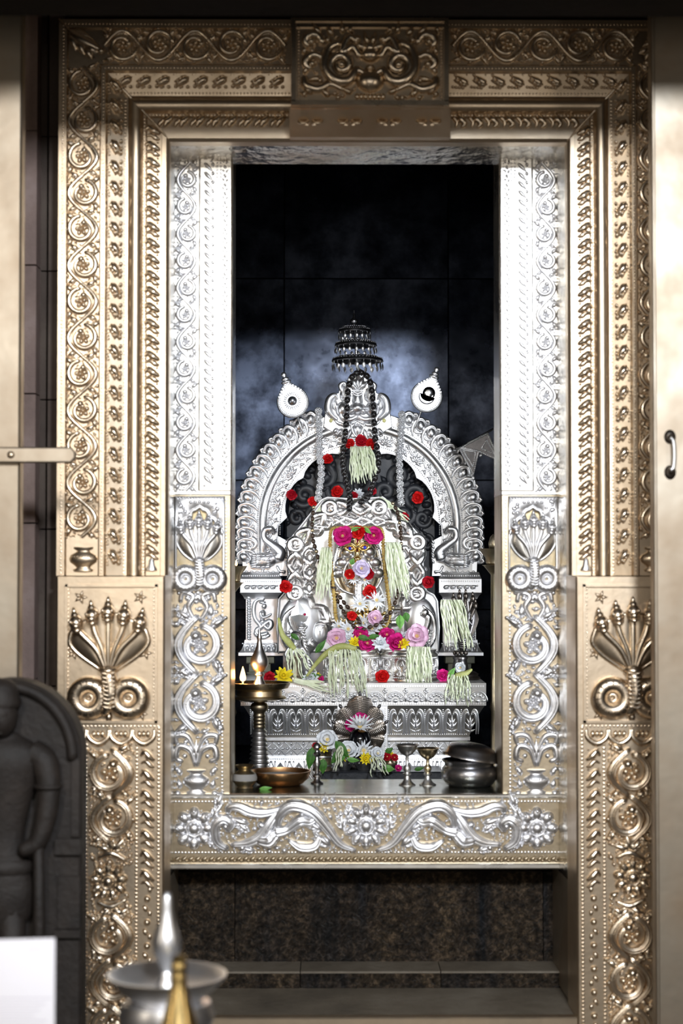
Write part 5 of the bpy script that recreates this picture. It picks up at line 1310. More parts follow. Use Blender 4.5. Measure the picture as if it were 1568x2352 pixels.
DAISIES = [
 (864, 1380, 5.16, 42, 'daisy', 'petal_white', 'white daisy right of the red chest rose'), (826, 1388, 5.16, 40, 'daisy', 'petal_white', 'white daisy left of the red chest rose'),
 (846, 1372, 5.18, 36, 'daisy', 'petal_white', 'white daisy under the red chest rose'), (812, 1330, 5.19, 30, 'daisy', 'petal_white', 'white daisy under the lilac rose'),
 (836, 1332, 5.19, 28, 'daisy', 'petal_white', 'small white daisy at the idol throat'), (800, 1446, 5.15, 42, 'daisy', 'petal_white', 'white daisy at the lower left end of the gold garland'),
 (778, 1440, 5.17, 32, 'daisy', 'petal_white', 'white daisy against the gold garland on its left side'), (852, 1445, 5.15, 46, 'daisy', 'petal_white', 'white daisy under the pale pink rose before the gold cobra'),
 (836, 1432, 5.16, 38, 'daisy', 'petal_white', 'white daisy below the gold cobra heads'), (870, 1430, 5.16, 36, 'daisy', 'petal_white', 'white daisy at the lower right end of the gold garland'),
 (826, 1670, 4.86, 62, 'daisy', 'petal_white', 'large white daisy on top of the black linga'), (834, 1724, 4.85, 46, 'daisy', 'petal_white', 'white daisy standing in the middle bowl'),
 (873, 1479, 5.08, 38, 'pompon', 'petal_white', 'white chrysanthemum between the magenta roses on the drums'), (800, 1468, 5.11, 30, 'pompon', 'petal_white', 'white chrysanthemum beside the pale pink rose on the left drum'),
 (928, 1464, 5.12, 28, 'pompon', 'petal_white', 'white chrysanthemum behind the pale pink rose on the right drum'), (714, 1558, 5.05, 36, 'pompon', 'petal_white', 'white chrysanthemum lying on the pedestal left of the drums'),
 (822, 1134, 5.37, 24, 'pompon', 'petal_white', 'white blossom on top of the idol plate'), (752, 1700, 4.82, 44, 'open', 'petal_white', 'large white blossom in the tall silver cup'),
 (800, 1726, 4.84, 42, 'open', 'petal_white', 'large white blossom over the left bowl'), (866, 1732, 4.83, 30, 'open', 'petal_white', 'small white blossom on the right edge of the middle bowl'),
 (1056, 1534, 5.11, 24, 'open', 'petal_white', 'white blossom on the bell of the cobra stand'),
 (651, 1554, 5.07, 42, 'pompon', 'petal_yellow', 'yellow chrysanthemum lying on the pedestal beside the brass lamp'), (815, 1476, 5.09, 28, 'pompon', 'petal_yellow', 'yellow chrysanthemum on the left drum'),
 (926, 1480, 5.08, 28, 'pompon', 'petal_yellow', 'yellow chrysanthemum on the right drum'), (728, 1553, 5.06, 18, 'pompon', 'petal_yellow', 'small yellow chrysanthemum beside the white one left of the drums'),
 (744, 1717, 4.81, 24, 'pompon', 'petal_yellow', 'yellow chrysanthemum in the tall silver cup'), (790, 1736, 4.83, 24, 'pompon', 'petal_yellow', 'yellow chrysanthemum in the left bowl'),
 (838, 1742, 4.83, 28, 'pompon', 'petal_yellow', 'yellow chrysanthemum in the middle bowl, under the daisy'), (852, 1740, 4.85, 24, 'pompon', 'petal_yellow', 'yellow chrysanthemum at the right of the middle bowl'),
 (897, 1736, 4.87, 18, 'pompon', 'petal_yellow', 'yellow chrysanthemum in the small engraved bowl'), (803, 1666, 4.875, 24, 'open', 'petal_magenta', 'magenta rose beside the daisy on the linga'),
 (826, 1656, 4.89, 36, 'open', 'petal_magenta', 'magenta rose behind the daisy on the linga'), (888, 1738, 4.86, 18, 'open', 'petal_crimson', 'crimson rose in the small engraved bowl'), (905, 1740, 4.86, 16, 'open', 'petal_crimson', 'crimson petals at the right of the small engraved bowl'),
 (914, 1765, 4.86, 16, 'open', 'petal_magenta', 'magenta petal lying on the black slab by the small bowl'), (724, 1713, 4.82, 14, 'open', 'petal_crimson', 'crimson petals in the tall silver cup'),
]
for px, py, Y, d, k, m, lab in DAISIES:
    flower(px, py, Y, d*1.05, k, m, lab, group='daisies and chrysanthemums on the shrine', face=(-1.05 if py == 1670 else random.uniform(-.6, -.1), random.uniform(-.3, .3)), heart='stamen' if k in ('daisy', 'open') else None)
LEAVES = [(918, 1412, 5.17, 34, 20, -1.55, 'leaf_light', 'light green leaf hanging beside the gold cobra'), (931, 1406, 5.17, 24, 16, -1.4, 'leaf_green', 'green leaf hanging right of the light one by the gold cobra'),
 (822, 1462, 5.08, 30, 14, -.25, 'leaf_green', 'dark green leaf between the magenta roses on the left drum'), (846, 1464, 5.08, 26, 12, .2, 'leaf_green', 'dark green leaf behind the middle magenta rose'),
 (668, 1456, 5.12, 24, 12, -.6, 'leaf_green', 'dark green leaf over the attendant figurine'), (724, 1500, 5.13, 40, 14, .9, 'leaf_green', 'long green leaf behind the spear shaft'),
 (694, 1556, 5.05, 46, 16, .12, 'leaf_green', 'green leaf lying under the white chrysanthemum on the pedestal'), (624, 1552, 5.09, 30, 12, .3, 'leaf_green', 'green leaf behind the yellow chrysanthemum on the pedestal'),
 (1028, 1556, 5.07, 28, 13, .95, 'leaf_light', 'light green leaf pointing up beside the magenta rose by the cobra stand'),
 (718, 1716, 4.79, 52, 22, -1.75, 'leaf_green', 'dark green leaf hanging over the left of the tall silver cup'), (742, 1742, 4.77, 36, 20, -1.6, 'leaf_green', 'dark green leaf hanging in front of the tall silver cup'),
 (770, 1702, 4.80, 50, 22, -.9, 'leaf_green', 'dark green leaf between the tall cup and the left bowl'), (784, 1722, 4.78, 40, 20, -2.2, 'leaf_green', 'green leaf drooping over the left bowl'), (796, 1744, 4.80, 30, 12, -.1, 'leaf_light', 'green leaf on the rim of the left bowl'),
 (768, 1744, 4.77, 26, 20, .2, 'leaf_light', 'broad green leaf at the foot of the left bowl'), (878, 1764, 4.80, 28, 18, -.1, 'leaf_light', 'green leaf lying on the black slab by the small bowl'),
 (884, 1730, 4.86, 22, 14, .6, 'leaf_green', 'green leaf in the small engraved bowl'), (596, 1812, 4.22, 30, 10, .1, 'leaf_light', 'green leaf on the sill before the copper bowl'), (1050-100, 1768, 4.84, 24, 10, .2, 'leaf_green', 'dark leaf lying on the black slab by the goblets'),
 (806, 1218, 5.15, 24, 10, .3, 'leaf_light', 'green leaf over the red forehead rose'), (836, 1212, 5.15, 22, 10, -.7, 'leaf_light', 'green leaf right of the red forehead rose'), (806, 1297, 5.16, 16, 12, 1.2, 'leaf_light', 'small green leaf beside the lilac rose')]
for px, py, Y, Ln, Wd, a, m, lab in LEAVES: leaf_obj(px, py, Y, Ln, Wd, a, m, lab, group='loose leaves among the flowers')
# ------------------------------------------------------------------ pale blossom tassels
def tassel(px, py, Y, pts0, n, length, spread, label, drop=1.0, stalk=None, sway=0, thick=1.75, top=None):
    """strands that start around (px,py) and fall; pts0 = half width at the start"""
    s = S(Y); at = L(px, py, Y); b = MB(); rs = random.Random(int(px*7+py)); n = int(n*1.7)
    for k in range(n):
        u = -1+2*(k+.5)/n+rs.uniform(-.1, .1); Ln = length*rs.uniform(.62, 1.04); x0 = u*pts0; pts = []
        ph = rs.uniform(0, 6); dy = rs.uniform(-7, 5)
        for i in range(12):
            t = i/11; pts.append((x0+u*spread*math.sqrt(t)+sway*t+1.8*math.sin(ph+9*t), dy-8*math.sin(t*PI*.6)+1.5*math.sin(ph*2+11*t), (math.sin(min(1, t*4)*PI)*4 if top else 0)-Ln*t*drop))
        rad = [thick*(.9+.35*((i*7+k) % 3-1)) for i in range(12)]; rad[-1] = thick*.5
        b.tube(pts, rad, 5)
    t = thing('blossom_tassel', label, 'blossom tassel', at, 'pale blossom tassels')
    put('strand', b, 'blossom_strand', t, at, s, kind='stuff')
    if stalk:
        put('stalk', MB().tube(bez([((x-px), (y_ if len(p_) > 2 else 0), (py-y)) for p_ in stalk for x, y, y_ in [(p_[0], p_[1], p_[2] if len(p_) > 2 else 0)]], 24), [3, 6, 8, 6], 8), 'blossom_stalk', t, at, s)
    return t
tassel(829, 1026, 5.34, 22, 26, 84, 8, 'thick pale blossom tassel hanging below the roses under the lion mask', sway=8)
tassel(750, 1258, 5.18, 10, 17, 118, 6, 'pale blossom tassel hanging along the left of the gold garland', sway=-8)
tassel(900, 1246, 5.18, 15, 27, 126, 8, 'pale blossom tassel hanging along the right of the gold garland', sway=18)
tassel(790, 1492, 4.985, 34, 24, 108, 14, 'pale blossom spray with a thick stalk spilling over the left drum', stalk=[(705, 1552), (730, 1520), (756, 1496), (786, 1484), (816, 1490)], sway=8, top=1)
tassel(960, 1486, 5.06, 26, 24, 88, 4, 'pale blossom tassel hanging under the pink rose over the right drum', thick=1.9)
tassel(676, 1490, 5.10, 10, 7, 74, 26, 'thin blossom tassel over the attendant figurine', sway=16, stalk=[(640, 1420), (648, 1456), (662, 1474), (676, 1490)])
tassel(1036, 1378, 5.12, 24, 18, 112, 8, 'pale blossom tassel hung over the cobra stand', sway=18)
tassel(1050, 1550, 4.985, 20, 12, 70, 10, 'pale blossom spray hanging over the right edge of the pedestal', stalk=[(1082, 1538), (1066, 1548), (1046, 1552)])
tassel(782, 1714, 4.76, 5, 3, 58, 5, 'thin blossom tassel between the tall cup and the left bowl', sway=-6)
tassel(864, 1738, 4.78, 13, 5, 44, 10, 'blossom tassel hanging over the rim of the middle bowl', sway=8)
def lying(px0, py0, px1, py1, Y, n, label):
    s = S(Y); at = L(px0, py0, Y); b = MB(); rs = random.Random(px0)
    for k in range(n):
        u = -1+2*(k+.5)/n; dx, dz = px1-px0, py0-py1; ph = rs.uniform(0, 6); f_ = rs.uniform(.6, 1.05)
        b.tube([(dx*t*f_+1.5*math.sin(ph+8*t), u*3-3, dz*t*f_+u*(3+9*t)*(-dx*.0+1)+1.5*math.sin(ph+7*t)) for t in np.linspace(0, 1, 10)], [2.2, 2.6, 1.8, 1.0], 5)
    t = thing('blossom_tassel', label, 'blossom tassel', at, 'pale blossom tassels'); put('strand', b, 'blossom_strand', t, at, s, kind='stuff')
lying(676, 1562, 768, 1582, 4.985, 9, 'blossom spray lying along the pedestal edge left of the drums')
lying(748, 1150, 690, 1234, 5.33, 6, 'blossom strands lying along the upper left edge of the idol plate')
lying(872, 1145, 942, 1196, 5.33, 7, 'blossom strands lying along the upper right edge of the idol plate')
# ------------------------------------------------------------------ bead strings and garlands
def string(label, path, step, bead, mat, name, cord='pewter_dark', group=None, jitter=0, Y=5.3, alt=None, cr=1.0):
    """beads threaded along a path of (px,py[,Y])"""
    W3 = [np.array(L(p_[0], p_[1], p_[2] if len(p_) > 2 else Y)) for p_ in path]
    c = bez([tuple(w) for w in W3], 160); seg = np.linalg.norm(np.diff(c, axis=0), axis=1); cum = np.concatenate([[0], np.cumsum(seg)]); sS = S(Y)
    t = thing(name, label, 'bead string', Vector(c[-1].tolist()), group)
    a = c[0]; put('cord', MB().tube((c-a)/sS, cr, 5), cord, t, Vector(a.tolist()), sS)
    n = int(cum[-1]/(step*sS))
    for k in range(n+1):
        d = k*step*sS; w = np.array([np.interp(d, cum, c[:, i]) for i in range(3)]); w2 = np.array([np.interp(d+sS, cum, c[:, i]) for i in range(3)]); d_ = w2-w
        me, mt = (bead, mat) if not alt or k % alt[2] else (alt[0], alt[1])
        inst('bead', me, mt, t, Vector(w.tolist()), (random.uniform(-.3, .3)*jitter, math.atan2(d_[0], d_[2]) if np.linalg.norm(d_) > 0 else 0, random.uniform(-1, 1)*jitter))
    return t
bl_ = MB().lathe([(0, -8), (3, -7.4), (6.6, -3.2), (7.2, 0), (6.6, 3.2), (3, 7.4), (0, 8)], 12)
blm = bl_.mesh('bead', S(5.34)); wr = MB().lathe([(0, -8), (3, -7.4), (6.6, -3.2), (7.2, 0), (6.6, 3.2), (3, 7.4), (0, 8)], 10)
def twist(sc):
    b = MB().ell(0, 0, 0, 6.6, 6.6, 7.4, 0, 10, 4)
    return b.mesh('bead', sc)
tw = twist(S(5.34)*1.12)
def blackstring(label, path):
    t = string(label, path, 18.6, tw, 'bead_black', 'bead_string', Y=5.34, group='black bead strings', cr=1.6)
    wm = MB()
    for ph in (0, PI): wm.tube([(7.0*math.cos(a*1.2+ph)*math.cos((a-PI/2)*.75), 7.0*math.sin(a*1.2+ph)*math.cos((a-PI/2)*.75), 7.4*math.sin((a-PI/2)*.98)) for a in np.linspace(0, PI, 12)], .8, 4)
    me = wm.mesh('wire_twist', S(5.34)*1.14); 
    for o in [c for c in t.children if c.name.startswith('bead')]:
        w = inst('wire_twist', me, 'pewter', o, WL[o.name]); 
blackstring('string of black wired beads from the umbrella, hanging straight down to the idol plate', [(818, 858, 5.36), (806, 870), (799, 900), (797, 930), (795, 970), (791, 1010), (786, 1046), (789, 1080), (796, 1110), (803, 1140), (802, 1168, 5.28)])
blackstring('string of black wired beads from the umbrella, curling left where it ends', [(830, 856, 5.36), (846, 868), (853, 894), (857, 930), (859, 970), (862, 1010), (868, 1044), (868, 1076), (860, 1100), (852, 1126), (846, 1140), (828, 1154, 5.28)])
fb = MB().ell(0, 0, 0, 5, 5, 5, 0, 8, 3); rs = random.Random(3)
for k in range(34):
    z = 1-2*(k+.5)/34; r = math.sqrt(1-z*z); a = k*2.4; fb.ell(6.6*r*math.cos(a), 6.6*r*math.sin(a), 6.6*z, 1.9, 1.9, 1.9, 0, 6, 2)
fbm = fb.mesh('bead', S(5.36)*1.12)
string('string of silver filigree balls over the left of the arch', [(731, 944, 5.40), (733, 990, 5.39), (733, 1040, 5.38), (738, 1080, 5.37), (734, 1120, 5.36), (728, 1156, 5.34)], 15.0, fbm, 'silver', 'bead_string', Y=5.36, jitter=1)
string('string of silver filigree balls over the right of the arch', [(923, 952, 5.40), (921, 1000, 5.39), (917, 1050, 5.38), (918, 1090, 5.37), (919, 1130, 5.36), (922, 1162, 5.34)], 15.0, fbm, 'silver', 'bead_string', Y=5.36, jitter=1)
rb = MB().ell(0, 0, 0, 4.8, 4.8, 6.4, 0, 10, 4).mesh('bead', S(5.2)); gb = MB().ell(0, 0, 0, 4.4, 4.4, 4.8, 0, 10, 4).mesh('bead', S(5.2))
string('dark seed bead string down the left of the gold garland to the idol foot', [(720, 1165, 5.27), (717, 1200, 5.26), (719, 1240, 5.24), (727, 1268, 5.22), (736, 1300, 5.21), (748, 1322, 5.19), (762, 1345, 5.19), (778, 1368, 5.19), (796, 1392, 5.19), (812, 1408, 5.17), (830, 1436, 5.13)], 14, rb, 'bead_brown', 'seed_string', Y=5.2, alt=(gb, 'brass', 4))
string('second dark seed bead string beside the gold garland on the left chest', [(768, 1352, 5.20), (774, 1378, 5.20), (786, 1400, 5.20), (798, 1420, 5.16), (822, 1446, 5.12), (850, 1440, 5.12), (872, 1432, 5.12), (893, 1418, 5.14)], 15, rb, 'bead_black', 'seed_string', Y=5.2)
string('dark seed bead string down the right of the idol plate', [(902, 1156, 5.27), (912, 1176, 5.26), (919, 1210, 5.24), (921, 1256, 5.22), (919, 1300, 5.20), (915, 1340, 5.18), (909, 1376, 5.18), (898, 1404, 5.17), (884, 1420, 5.16)], 13, rb, 'bead_brown', 'seed_string', Y=5.2, alt=(gb, 'brass', 4))
# thick gold garland
path = [(786, 1456), (772, 1420), (768, 1380), (763, 1330), (759, 1280), (758, 1240), (760, 1220), (768, 1213), (800, 1212), (840, 1212), (868, 1213), (878, 1222), (880, 1260), (884, 1310), (890, 1360), (895, 1400), (890, 1430), (870, 1452)]
sG = S(5.19); W3 = bez([tuple(np.array(L(x, y, 5.19))) for x, y in path], 340); a = W3[0]
gl = thing('gold_garland', 'thick ringed gold garland framing the face of the idol', 'garland', Vector(a.tolist()))
lw = np.array([ (3.6+1.9*(i % 3 == 0)+.7*math.sin(i*1.7)) for i in range(len(W3))])
b = MB(); b.tube((W3-a)/sG, lw.tolist(), 8); put('garland_rings', b, 'garland_yellow', gl, Vector(a.tolist()), sG, smooth=180)
# ------------------------------------------------------------------ flames
def flame(t, at, s, h, watts):
    prof = [(0, 0), (h*.16, h*.10), (h*.20, h*.26), (h*.15, h*.5), (h*.07, h*.78), (0, h)]
    put('flame', MB().lathe(prof, 14), 'flame_core', t, at, s); put('wick', MB().tube([(0, 0, -h*.12), (0, 0, h*.08)], h*.07, 6), 'wick', t, at, s)
    d = bpy.data.lights.new('flame_light', 'POINT'); d.energy = watts; d.color = (1.0, .48, .16); d.shadow_soft_size = h*.3*s
    o = bpy.data.objects.new('flame_light', d); COL.objects.link(o); o.parent = t; o.location = at+Vector((0, -.012, h*.5*s))-wloc(t)
# ------------------------------------------------------------------ brass lamp stand with a burning wick
Yl = 4.56; sl_ = S(Yl); at = Vector((L(596, 0, Yl).x, Yl, zf+.0005)); zz = lambda py: (L(0, py, Yl).z-at.z)/sl_
ol = thing('oil_lamp', 'tall brass oil lamp with a ribbed stem and burning wick before the pedestal', 'oil lamp', at)
z0 = zz(1775)
put('base', MB().lathe([(0, 0), (58, 0), (60, 6), (50, 12), (36, 18), (26, z0-8), (24, z0)], 36), 'brass_old', ol, at, sl_, smooth=50)
st = []; z1 = zz(1672)
for k in range(10):
    t = k/10; za_ = z0+(z1-z0)*t; r = 24-9*t; st += [(r, za_), (r+2, za_+2), (r-4, za_+9)]
put('ribbed_stem', MB().lathe(st, 32), 'steel', ol, at, sl_, smooth=40)
up = []; z2 = zz(1612)
for k in range(4):
    t = k/4; za_ = z1+(z2-z1)*.55*t; up += [(13, za_), (14.5, za_+3), (12.5, za_+7)]
up += [(13, z2-24), (19, z2-18), (21, z2-11), (18, z2-4), (12, z2)]
put('upper_stem', MB().lathe(up, 32), 'brass_old', ol, at, sl_, smooth=50)
zd, ze = zz(1610), zz(1567)
put('dish', MB().lathe([(12, zd-2), (36, zd), (62, zd+6), (60, zd+10), (52, zd+13), (51, zd+24), (56, zd+28), (66, zd+30), (70, zd+38), (71, ze), (68, ze), (64, ze-6), (40, ze-12), (10, ze-13)], 48), 'brass', ol, at, sl_, smooth=40)
put('oil', MB().lathe([(0, ze-5), (66, ze-5)], 40), 'oil', ol, at, sl_)
put('finial', MB().lathe([(16, ze-10), (14, ze-2), (8, ze+10), (7, ze+14), (11, ze+17), (11, ze+20), (8, ze+22), (15, ze+30), (21, ze+42), (20, ze+54), (13, ze+68), (7, ze+84), (5, ze+96), (6, ze+100), (6, ze+103), (3, ze+112), (1, ze+128), (0, ze+130)], 32), 'steel', ol, at, sl_, smooth=50)
flame(ol, at+Vector((-37*sl_, -.018, (ze+2)*sl_)), sl_, 36, .9)
# side lamps half hidden behind the inner frame
def side_lamp(px, py, label, lit):
    Y = 5.2; s = S(Y); at = Vector((L(px, 0, Y).x, Y, zf+.0005)); z = (L(0, py, Y).z-at.z)/s
    t = thing('side_lamp', label, 'oil lamp', at)
    put('stand', MB().lathe([(0, 0), (34, 0), (34, 5), (16, 14), (8, 30), (6, z*.3), (9, z*.32), (6, z*.35), (6, z-60), (12, z-52), (22, z-40), (26, z-38), (10, z-36)], 24), 'brass_old', t, at, s, smooth=50)
    put('cup', MB().lathe([(10, z-38), (17, z-34), (19, z-20), (27, z-10), (33, z), (31, z), (24, z-7), (0, z-9)], 28), 'brass_old', t, at, s, smooth=50)
    if lit: flame(t, at+Vector((8*s, -.01, z*s)), s, 15, .25)
    else: put('bud', MB().lathe([(0, z-8), (10, z), (11, z+14), (6, z+28), (0, z+34)], 16), 'brass_old', t, at, s)
side_lamp(535, 1300, 'burning brass cup lamp beside the swan pilaster on the left', True)
side_lamp(1132, 1260, 'unlit brass cup lamp beside the swan pilaster on the right', False)
# ------------------------------------------------------------------ vessels on the sill
def vessel(name, label, cat, px, Y, prof, mat, z=None, n=40, smooth=50, part='body', group=None):
    s = S(Y); at = Vector((L(px, 0, Y).x, Y, (zs if z is None else z)+.0008)); t = thing(name, label, cat, at, group)
    put(part, MB().lathe(prof, n), mat, t, at, s, smooth=smooth); return t, at, s
t, at, s = vessel('copper_bowl', 'shallow copper bowl on the sill beside the brass pot', 'bowl', 644, 4.325, [(0, 0), (40, 0), (52, 4), (64, 16), (69, 28), (70, 33), (67, 33), (62, 18), (48, 7), (0, 5)], 'copper')
put('ash_fill', MB().lathe([(0, 27), (30, 27), (63, 22)], 32), 'ash', t, at, s)
t, at, s = vessel('brass_pot', 'small tarnished brass pot at the left end of the sill', 'pot', 563, 4.25, [(0, 0), (18, 0), (20, 3), (17, 6), (26, 16), (28, 26), (25, 35), (16, 42), (14, 45), (20, 52), (23, 53), (21, 55), (14, 50), (10, 44)], 'brass_old')
put('ash_band', MB().lathe([(27.9, 20), (28.6, 26), (25.7, 35)], 32), 'ash', t, at, s)
t, at, s = vessel('incense_holder', 'slender turned silver incense holder standing beside the copper bowl', 'holder', 728, 4.34, [(0, 0), (14, 0), (15, 4), (8, 8), (6, 14), (10, 17), (10, 21), (5, 25)], 'pewter', part='base')
put('stem', MB().lathe([(5, 24), (4, 34), (6, 40), (9, 48), (5, 56), (4, 62), (8, 66), (9, 70), (5, 74), (5, 80), (9, 84), (8, 90), (3, 94), (0, 96)], 24), 'pewter', t, at, s, smooth=50)
for px, h, mt, lab in ((934, 92, 'steel', 'steel goblet standing on the sill beside the brass-bowled goblet'), (981, 84, 'brass', 'goblet with a brass bowl beside the lidded vessel')):
    t, at, s = vessel('goblet', lab, 'goblet', px, 4.31, [(0, 0), (19, 0), (19, 3), (12, 8), (7, 16), (6, 22), (10, 26), (10, 28), (5, 31)], 'steel', part='foot', group='goblets on the sill')
    put('stem', MB().lathe([(5, 30), (9, 37), (8, 44), (4, 48), (4, h-26), (6, h-22)], 24), mt, t, at, s, smooth=50)
    put('bowl', MB().lathe([(5, h-24), (14, h-19), (21, h-9), (24, h-1), (27, h), (27, h+2), (22, h), (16, h-12), (0, h-16)], 32), mt, t, at, s, smooth=50)
t, at, s = vessel('lidded_vessel', 'dark steel cooking vessel with its lid set askew at the right end of the sill', 'vessel', 1076, 4.30, [(0, 0), (44, 0), (54, 6), (63, 18), (65, 30), (62, 42), (56, 48), (57, 54), (64, 60), (62, 62), (54, 58), (50, 50), (0, 48)], 'pewter')
ld = MB().lathe([(0, 36), (30, 34), (50, 27), (58, 18), (61, 8), (66, 3), (66, 0), (60, 0), (55, 14), (30, 28), (0, 30)], 40)
put('lid', ld, 'pewter', t, at+Vector((3*s, 0, 64*s)), s, (0, .17, 0), smooth=50)
# vessels on the black slab
t, at, s = vessel('tall_cup', 'tall silver cup of flowers on the black slab', 'cup', 740, 4.87, [(0, 0), (23, 0), (23, 4), (21, 6), (22, 50), (24, 54), (25, 57), (22, 57), (19, 40), (0, 40)], 'silver_aged', z=zsl)
put('cup_bands', MB().lathe([(22.6, 10), (23.2, 12), (22.6, 14)], 28).lathe([(22.8, 30), (23.6, 32), (22.8, 34)], 28).lathe([(23, 44), (23.8, 46), (23, 48)], 28), 'silver', t, at, s, kind='stuff')
for px, r, h, lab in ((791, 21, 28, 'small steel bowl of leaves left of the middle bowl'), (837, 27, 29, 'steel bowl holding the white daisy, the middle bowl on the slab')):
    t, at, s = vessel('steel_bowl', lab, 'bowl', px, 4.885, [(0, 0), (r*.6, 0), (r*.66, 3), (r*.92, h*.4), (r, h*.8), (r*1.04, h), (r*.98, h), (r*.8, h*.5), (0, h*.3)], 'steel', z=zsl, group='steel bowls on the black slab')
    for k in range(6): a = 2*PI*k/6; put('engraved_leaf', MB().ell(r*.96*math.cos(a), r*.96*math.sin(a), h*.55, 2.2, 2.2, 5, seg=8, rings=3), 'pewter', t, at, s)
t, at, s = vessel('engraved_bowl', 'small engraved silver bowl of petals beside the cobra hood', 'bowl', 895, 4.90, [(0, 0), (11, 0), (16, 8), (18, 16), (15, 22), (18, 27), (16, 27), (12, 20), (0, 18)], 'silver_aged', z=zsl)
# slip of white paper behind the copper bowl
wp = thing('paper_slip', 'narrow white paper slip standing behind the copper bowl', 'paper', L(644, 1776, 4.47)); block('paper', 'paper', wp, 615, 674, 1762, 1800, 4.47, 4.4708)
# ------------------------------------------------------------------ stone guardian relief, left foreground
Yq = 3.36; sq = S(Yq); at = Vector((L(40, 0, Yq).x, Yq, 0.0)); zq = lambda py: (L(0, py, Yq).z)/sq
gs = thing('guardian_statue', 'dark stone guardian figure on a round-topped slab left of the doorway', 'statue', at)
top = zq(1560); sh = zq(1740)
out = [(-190, 0), (-190, sh)]+[(-20+170*math.cos(a), sh+(top-sh)*math.sin(a)) for a in np.linspace(PI, 0, 28)]+[(150, sh), (152, 0)]
put('back_slab', MB().prism(out, 0, 90, 6), 'stone_statue', gs, at, sq, smooth=30)
put('arch_rim', MB().tube([(-20+150*math.cos(a), -8, sh+(top-sh-16)*math.sin(a)) for a in np.linspace(PI, 0, 40)], 13, 8), 'stone_statue', gs, at, sq)
put('side_band', MB().box(128, 146, -10, 2, zq(1920), sh).box(92, 150, -16, 2, zq(1960), zq(1924)).box(98, 148, -10, 2, zq(2130), zq(2010)).box(90, 150, -16, 2, zq(2150), zq(2132)), 'stone_statue', gs, at, sq, smooth=20)
put('torso', MB().lathe([(20, zq(1640)), (26, zq(1676)), (70, zq(1700)), (98, zq(1722)), (92, zq(1760)), (74, zq(1820)), (58, zq(1890)), (52, zq(1930)), (62, zq(1980)), (78, zq(2030)), (74, zq(2090)), (50, zq(2130))], 28, -30, -22, 0, 1, .55), 'stone_statue', gs, at, sq)
put('girdle', MB().lathe([(60, zq(1968)), (70, zq(1976)), (72, zq(1990)), (66, zq(2000))], 28, -30, -22, 0, 1.06, .62), 'stone_statue', gs, at, sq)
put('arm', MB().tube(bez([(40, -26, zq(1722)), (72, -34, zq(1750)), (82, -44, zq(1830)), (62, -50, zq(1920)), (24, -54, zq(1945))], 26), [30, 32, 26, 22, 16], 12), 'stone_statue', gs, at, sq)
put('arm', MB().tube(bez([(-100, -26, zq(1722)), (-134, -34, zq(1752)), (-140, -44, zq(1850)), (-100, -50, zq(1940))], 24), [30, 32, 26, 18], 12), 'stone_statue', gs, at, sq)
put('armlet', MB().tube([(82+27*math.cos(a), -44+27*math.sin(a), zq(1800)) for a in np.linspace(0, 2*PI, 20)][:-1], 6, 6, closed=True), 'stone_statue', gs, at, sq)
put('head', MB().ell(-30, -46, zq(1640), 44, 44, 54).dome(-30, zq(1650), 9, 18, 14, y=-86).dome(-30, zq(1676), 16, 5, 8, y=-82).dome(-46, zq(1634), 9, 6, 6, y=-82).dome(-14, zq(1634), 9, 6, 6, y=-82), 'stone_statue', gs, at, sq)
put('crown', MB().lathe([(46, 0), (50, 10), (44, 24), (40, 44), (26, 60), (0, 66)], 24, -30, -40, zq(1620)), 'stone_statue', gs, at, sq)
put('leg', MB().tube([(-56, -26, zq(2080)), (-60, -30, zq(2300)), (-60, -28, 40)], [34, 28, 24], 12), 'stone_statue', gs, at, sq)
put('leg', MB().tube([(-4, -26, zq(2080)), (2, -30, zq(2300)), (4, -28, 40)], [34, 28, 24], 12), 'stone_statue', gs, at, sq)
put('mace', MB().tube([(62, -54, zq(1930)), (64, -54, zq(2100)), (66, -52, 20)], [12, 14, 18], 12), 'stone_statue', gs, at, sq)
put('plinth', MB().box(-180, 160, -70, 92, 0, 40), 'stone_statue', gs, at, sq, smooth=20)
# ------------------------------------------------------------------ foreground lamps and the printed sheet
Yw = 2.62; sw_ = S(Yw); at = Vector((L(386, 0, Yw).x, Yw, 0.0)); zw = lambda py: L(0, py, Yw).z/sw_
fl = thing('standing_lamp', 'silver standing oil lamp with a wide dish and bulb finial before the doorway', 'oil lamp', at)
zd = zw(2250)
put('dish', MB().lathe([(0, zd-70), (40, zd-66), (70, zd-50), (105, zd-24), (118, zd-10), (134, zd+6), (137, zd+14), (132, zd+14), (112, zd-4), (60, zd-22), (0, zd-26)], 48), 'silver', fl, at, sw_, smooth=50)
put('finial', MB().lathe([(26, zd-24), (24, zd-8), (16, zd+4), (17, zd+14), (13, zd+20), (20, zd+40), (30, zd+64), (33, zd+86), (28, zd+106), (18, zd+134), (13, zd+162), (12, zd+184), (8, zd+196), (0, zd+200)], 32), 'silver', fl, at, sw_, smooth=50)
put('under_bowl', MB().lathe([(40, zd-160), (60, zd-150), (96, zd-120), (110, zd-80), (100, zd-50), (60, zd-44)], 40), 'silver', fl, at, sw_, smooth=50)
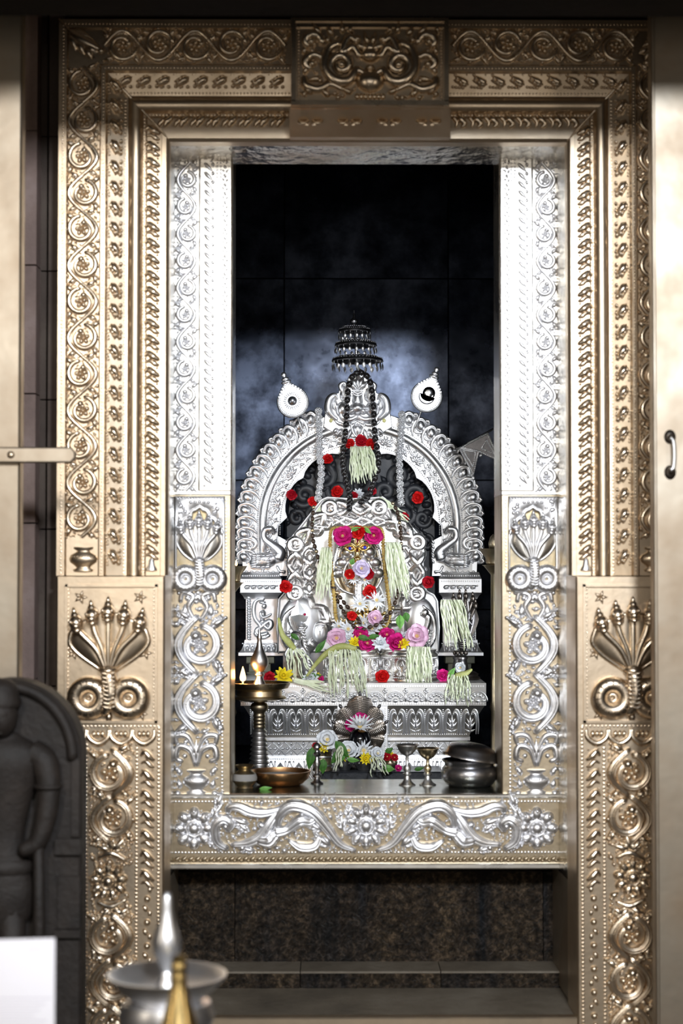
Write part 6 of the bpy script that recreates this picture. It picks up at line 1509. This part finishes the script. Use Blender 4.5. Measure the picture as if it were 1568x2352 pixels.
put('stem', MB().lathe([(0, 0), (130, 0), (132, 14), (90, 30), (44, 70), (26, 130), (34, 150), (24, 180), (22, zd*.5), (34, zd*.5+16), (22, zd*.5+34), (24, zd-190), (40, zd-160)], 36), 'silver', fl, at, sw_, smooth=50)
Yw = 2.40; sw_ = S(Yw); at = Vector((L(414, 0, Yw).x, Yw, 0.0)); zd = L(0, 2352, Yw).z/sw_
bl2 = thing('brass_lamp', 'yellow brass lamp with a slim finial in front of the silver standing lamp', 'oil lamp', at)
put('finial', MB().lathe([(60, zd-60), (44, zd-10), (34, zd+30), (22, zd+70), (17, zd+104), (18, zd+112), (15, zd+118), (18, zd+126), (18, zd+134), (15, zd+140), (17, zd+148), (10, zd+156), (0, zd+158)], 32), 'brass_yellow', bl2, at, sw_, smooth=50)
put('dish', MB().lathe([(0, zd-110), (70, zd-100), (110, zd-76), (114, zd-62), (104, zd-62), (60, zd-70), (0, zd-74)], 40), 'brass_yellow', bl2, at, sw_, smooth=50)
put('stem', MB().lathe([(0, 0), (110, 0), (110, 14), (60, 40), (26, 100), (20, zd*.6), (28, zd*.62), (20, zd*.66), (22, zd-130), (40, zd-104)], 32), 'brass_yellow', bl2, at, sw_, smooth=50)
Yw = 2.50; sw_ = S(Yw); at = Vector((L(40, 0, Yw).x, Yw, 0.0)); zw = lambda py: L(0, py, Yw).z/sw_
ps = thing('notice_stand', 'white printed notice sheet on a stand at the foot of the stone guardian', 'notice', at)
put('sheet', MB().prism([(-160, zw(2420)), (91, zw(2420)), (91, zw(2154)), (-160, zw(2160))], 0, 2, .3), 'paper', ps, at, sw_, smooth=20)
b = MB()
for k in range(5): b.box(-150+(k % 2)*8, 84-(k*13) % 40, -.5, .5, zw(2292+13*k)-1, zw(2292+13*k)+1)
b.box(30, 62, -.5, .5, zw(2178)-1, zw(2178)+1); put('print_lines', b, 'ink', ps, at, sw_, smooth=20, kind='stuff')
put('easel', MB().tube([(-30, 12, zw(2200)), (-30, 30, 0)], 8, 8).tube([(-110, 10, zw(2200)), (-110, -40, 0)], 8, 8).tube([(60, 10, zw(2300)), (60, -40, 0)], 8, 8).box(-120, 70, 3, 8, zw(2330), zw(2310)), 'stone_dark', ps, at, sw_)
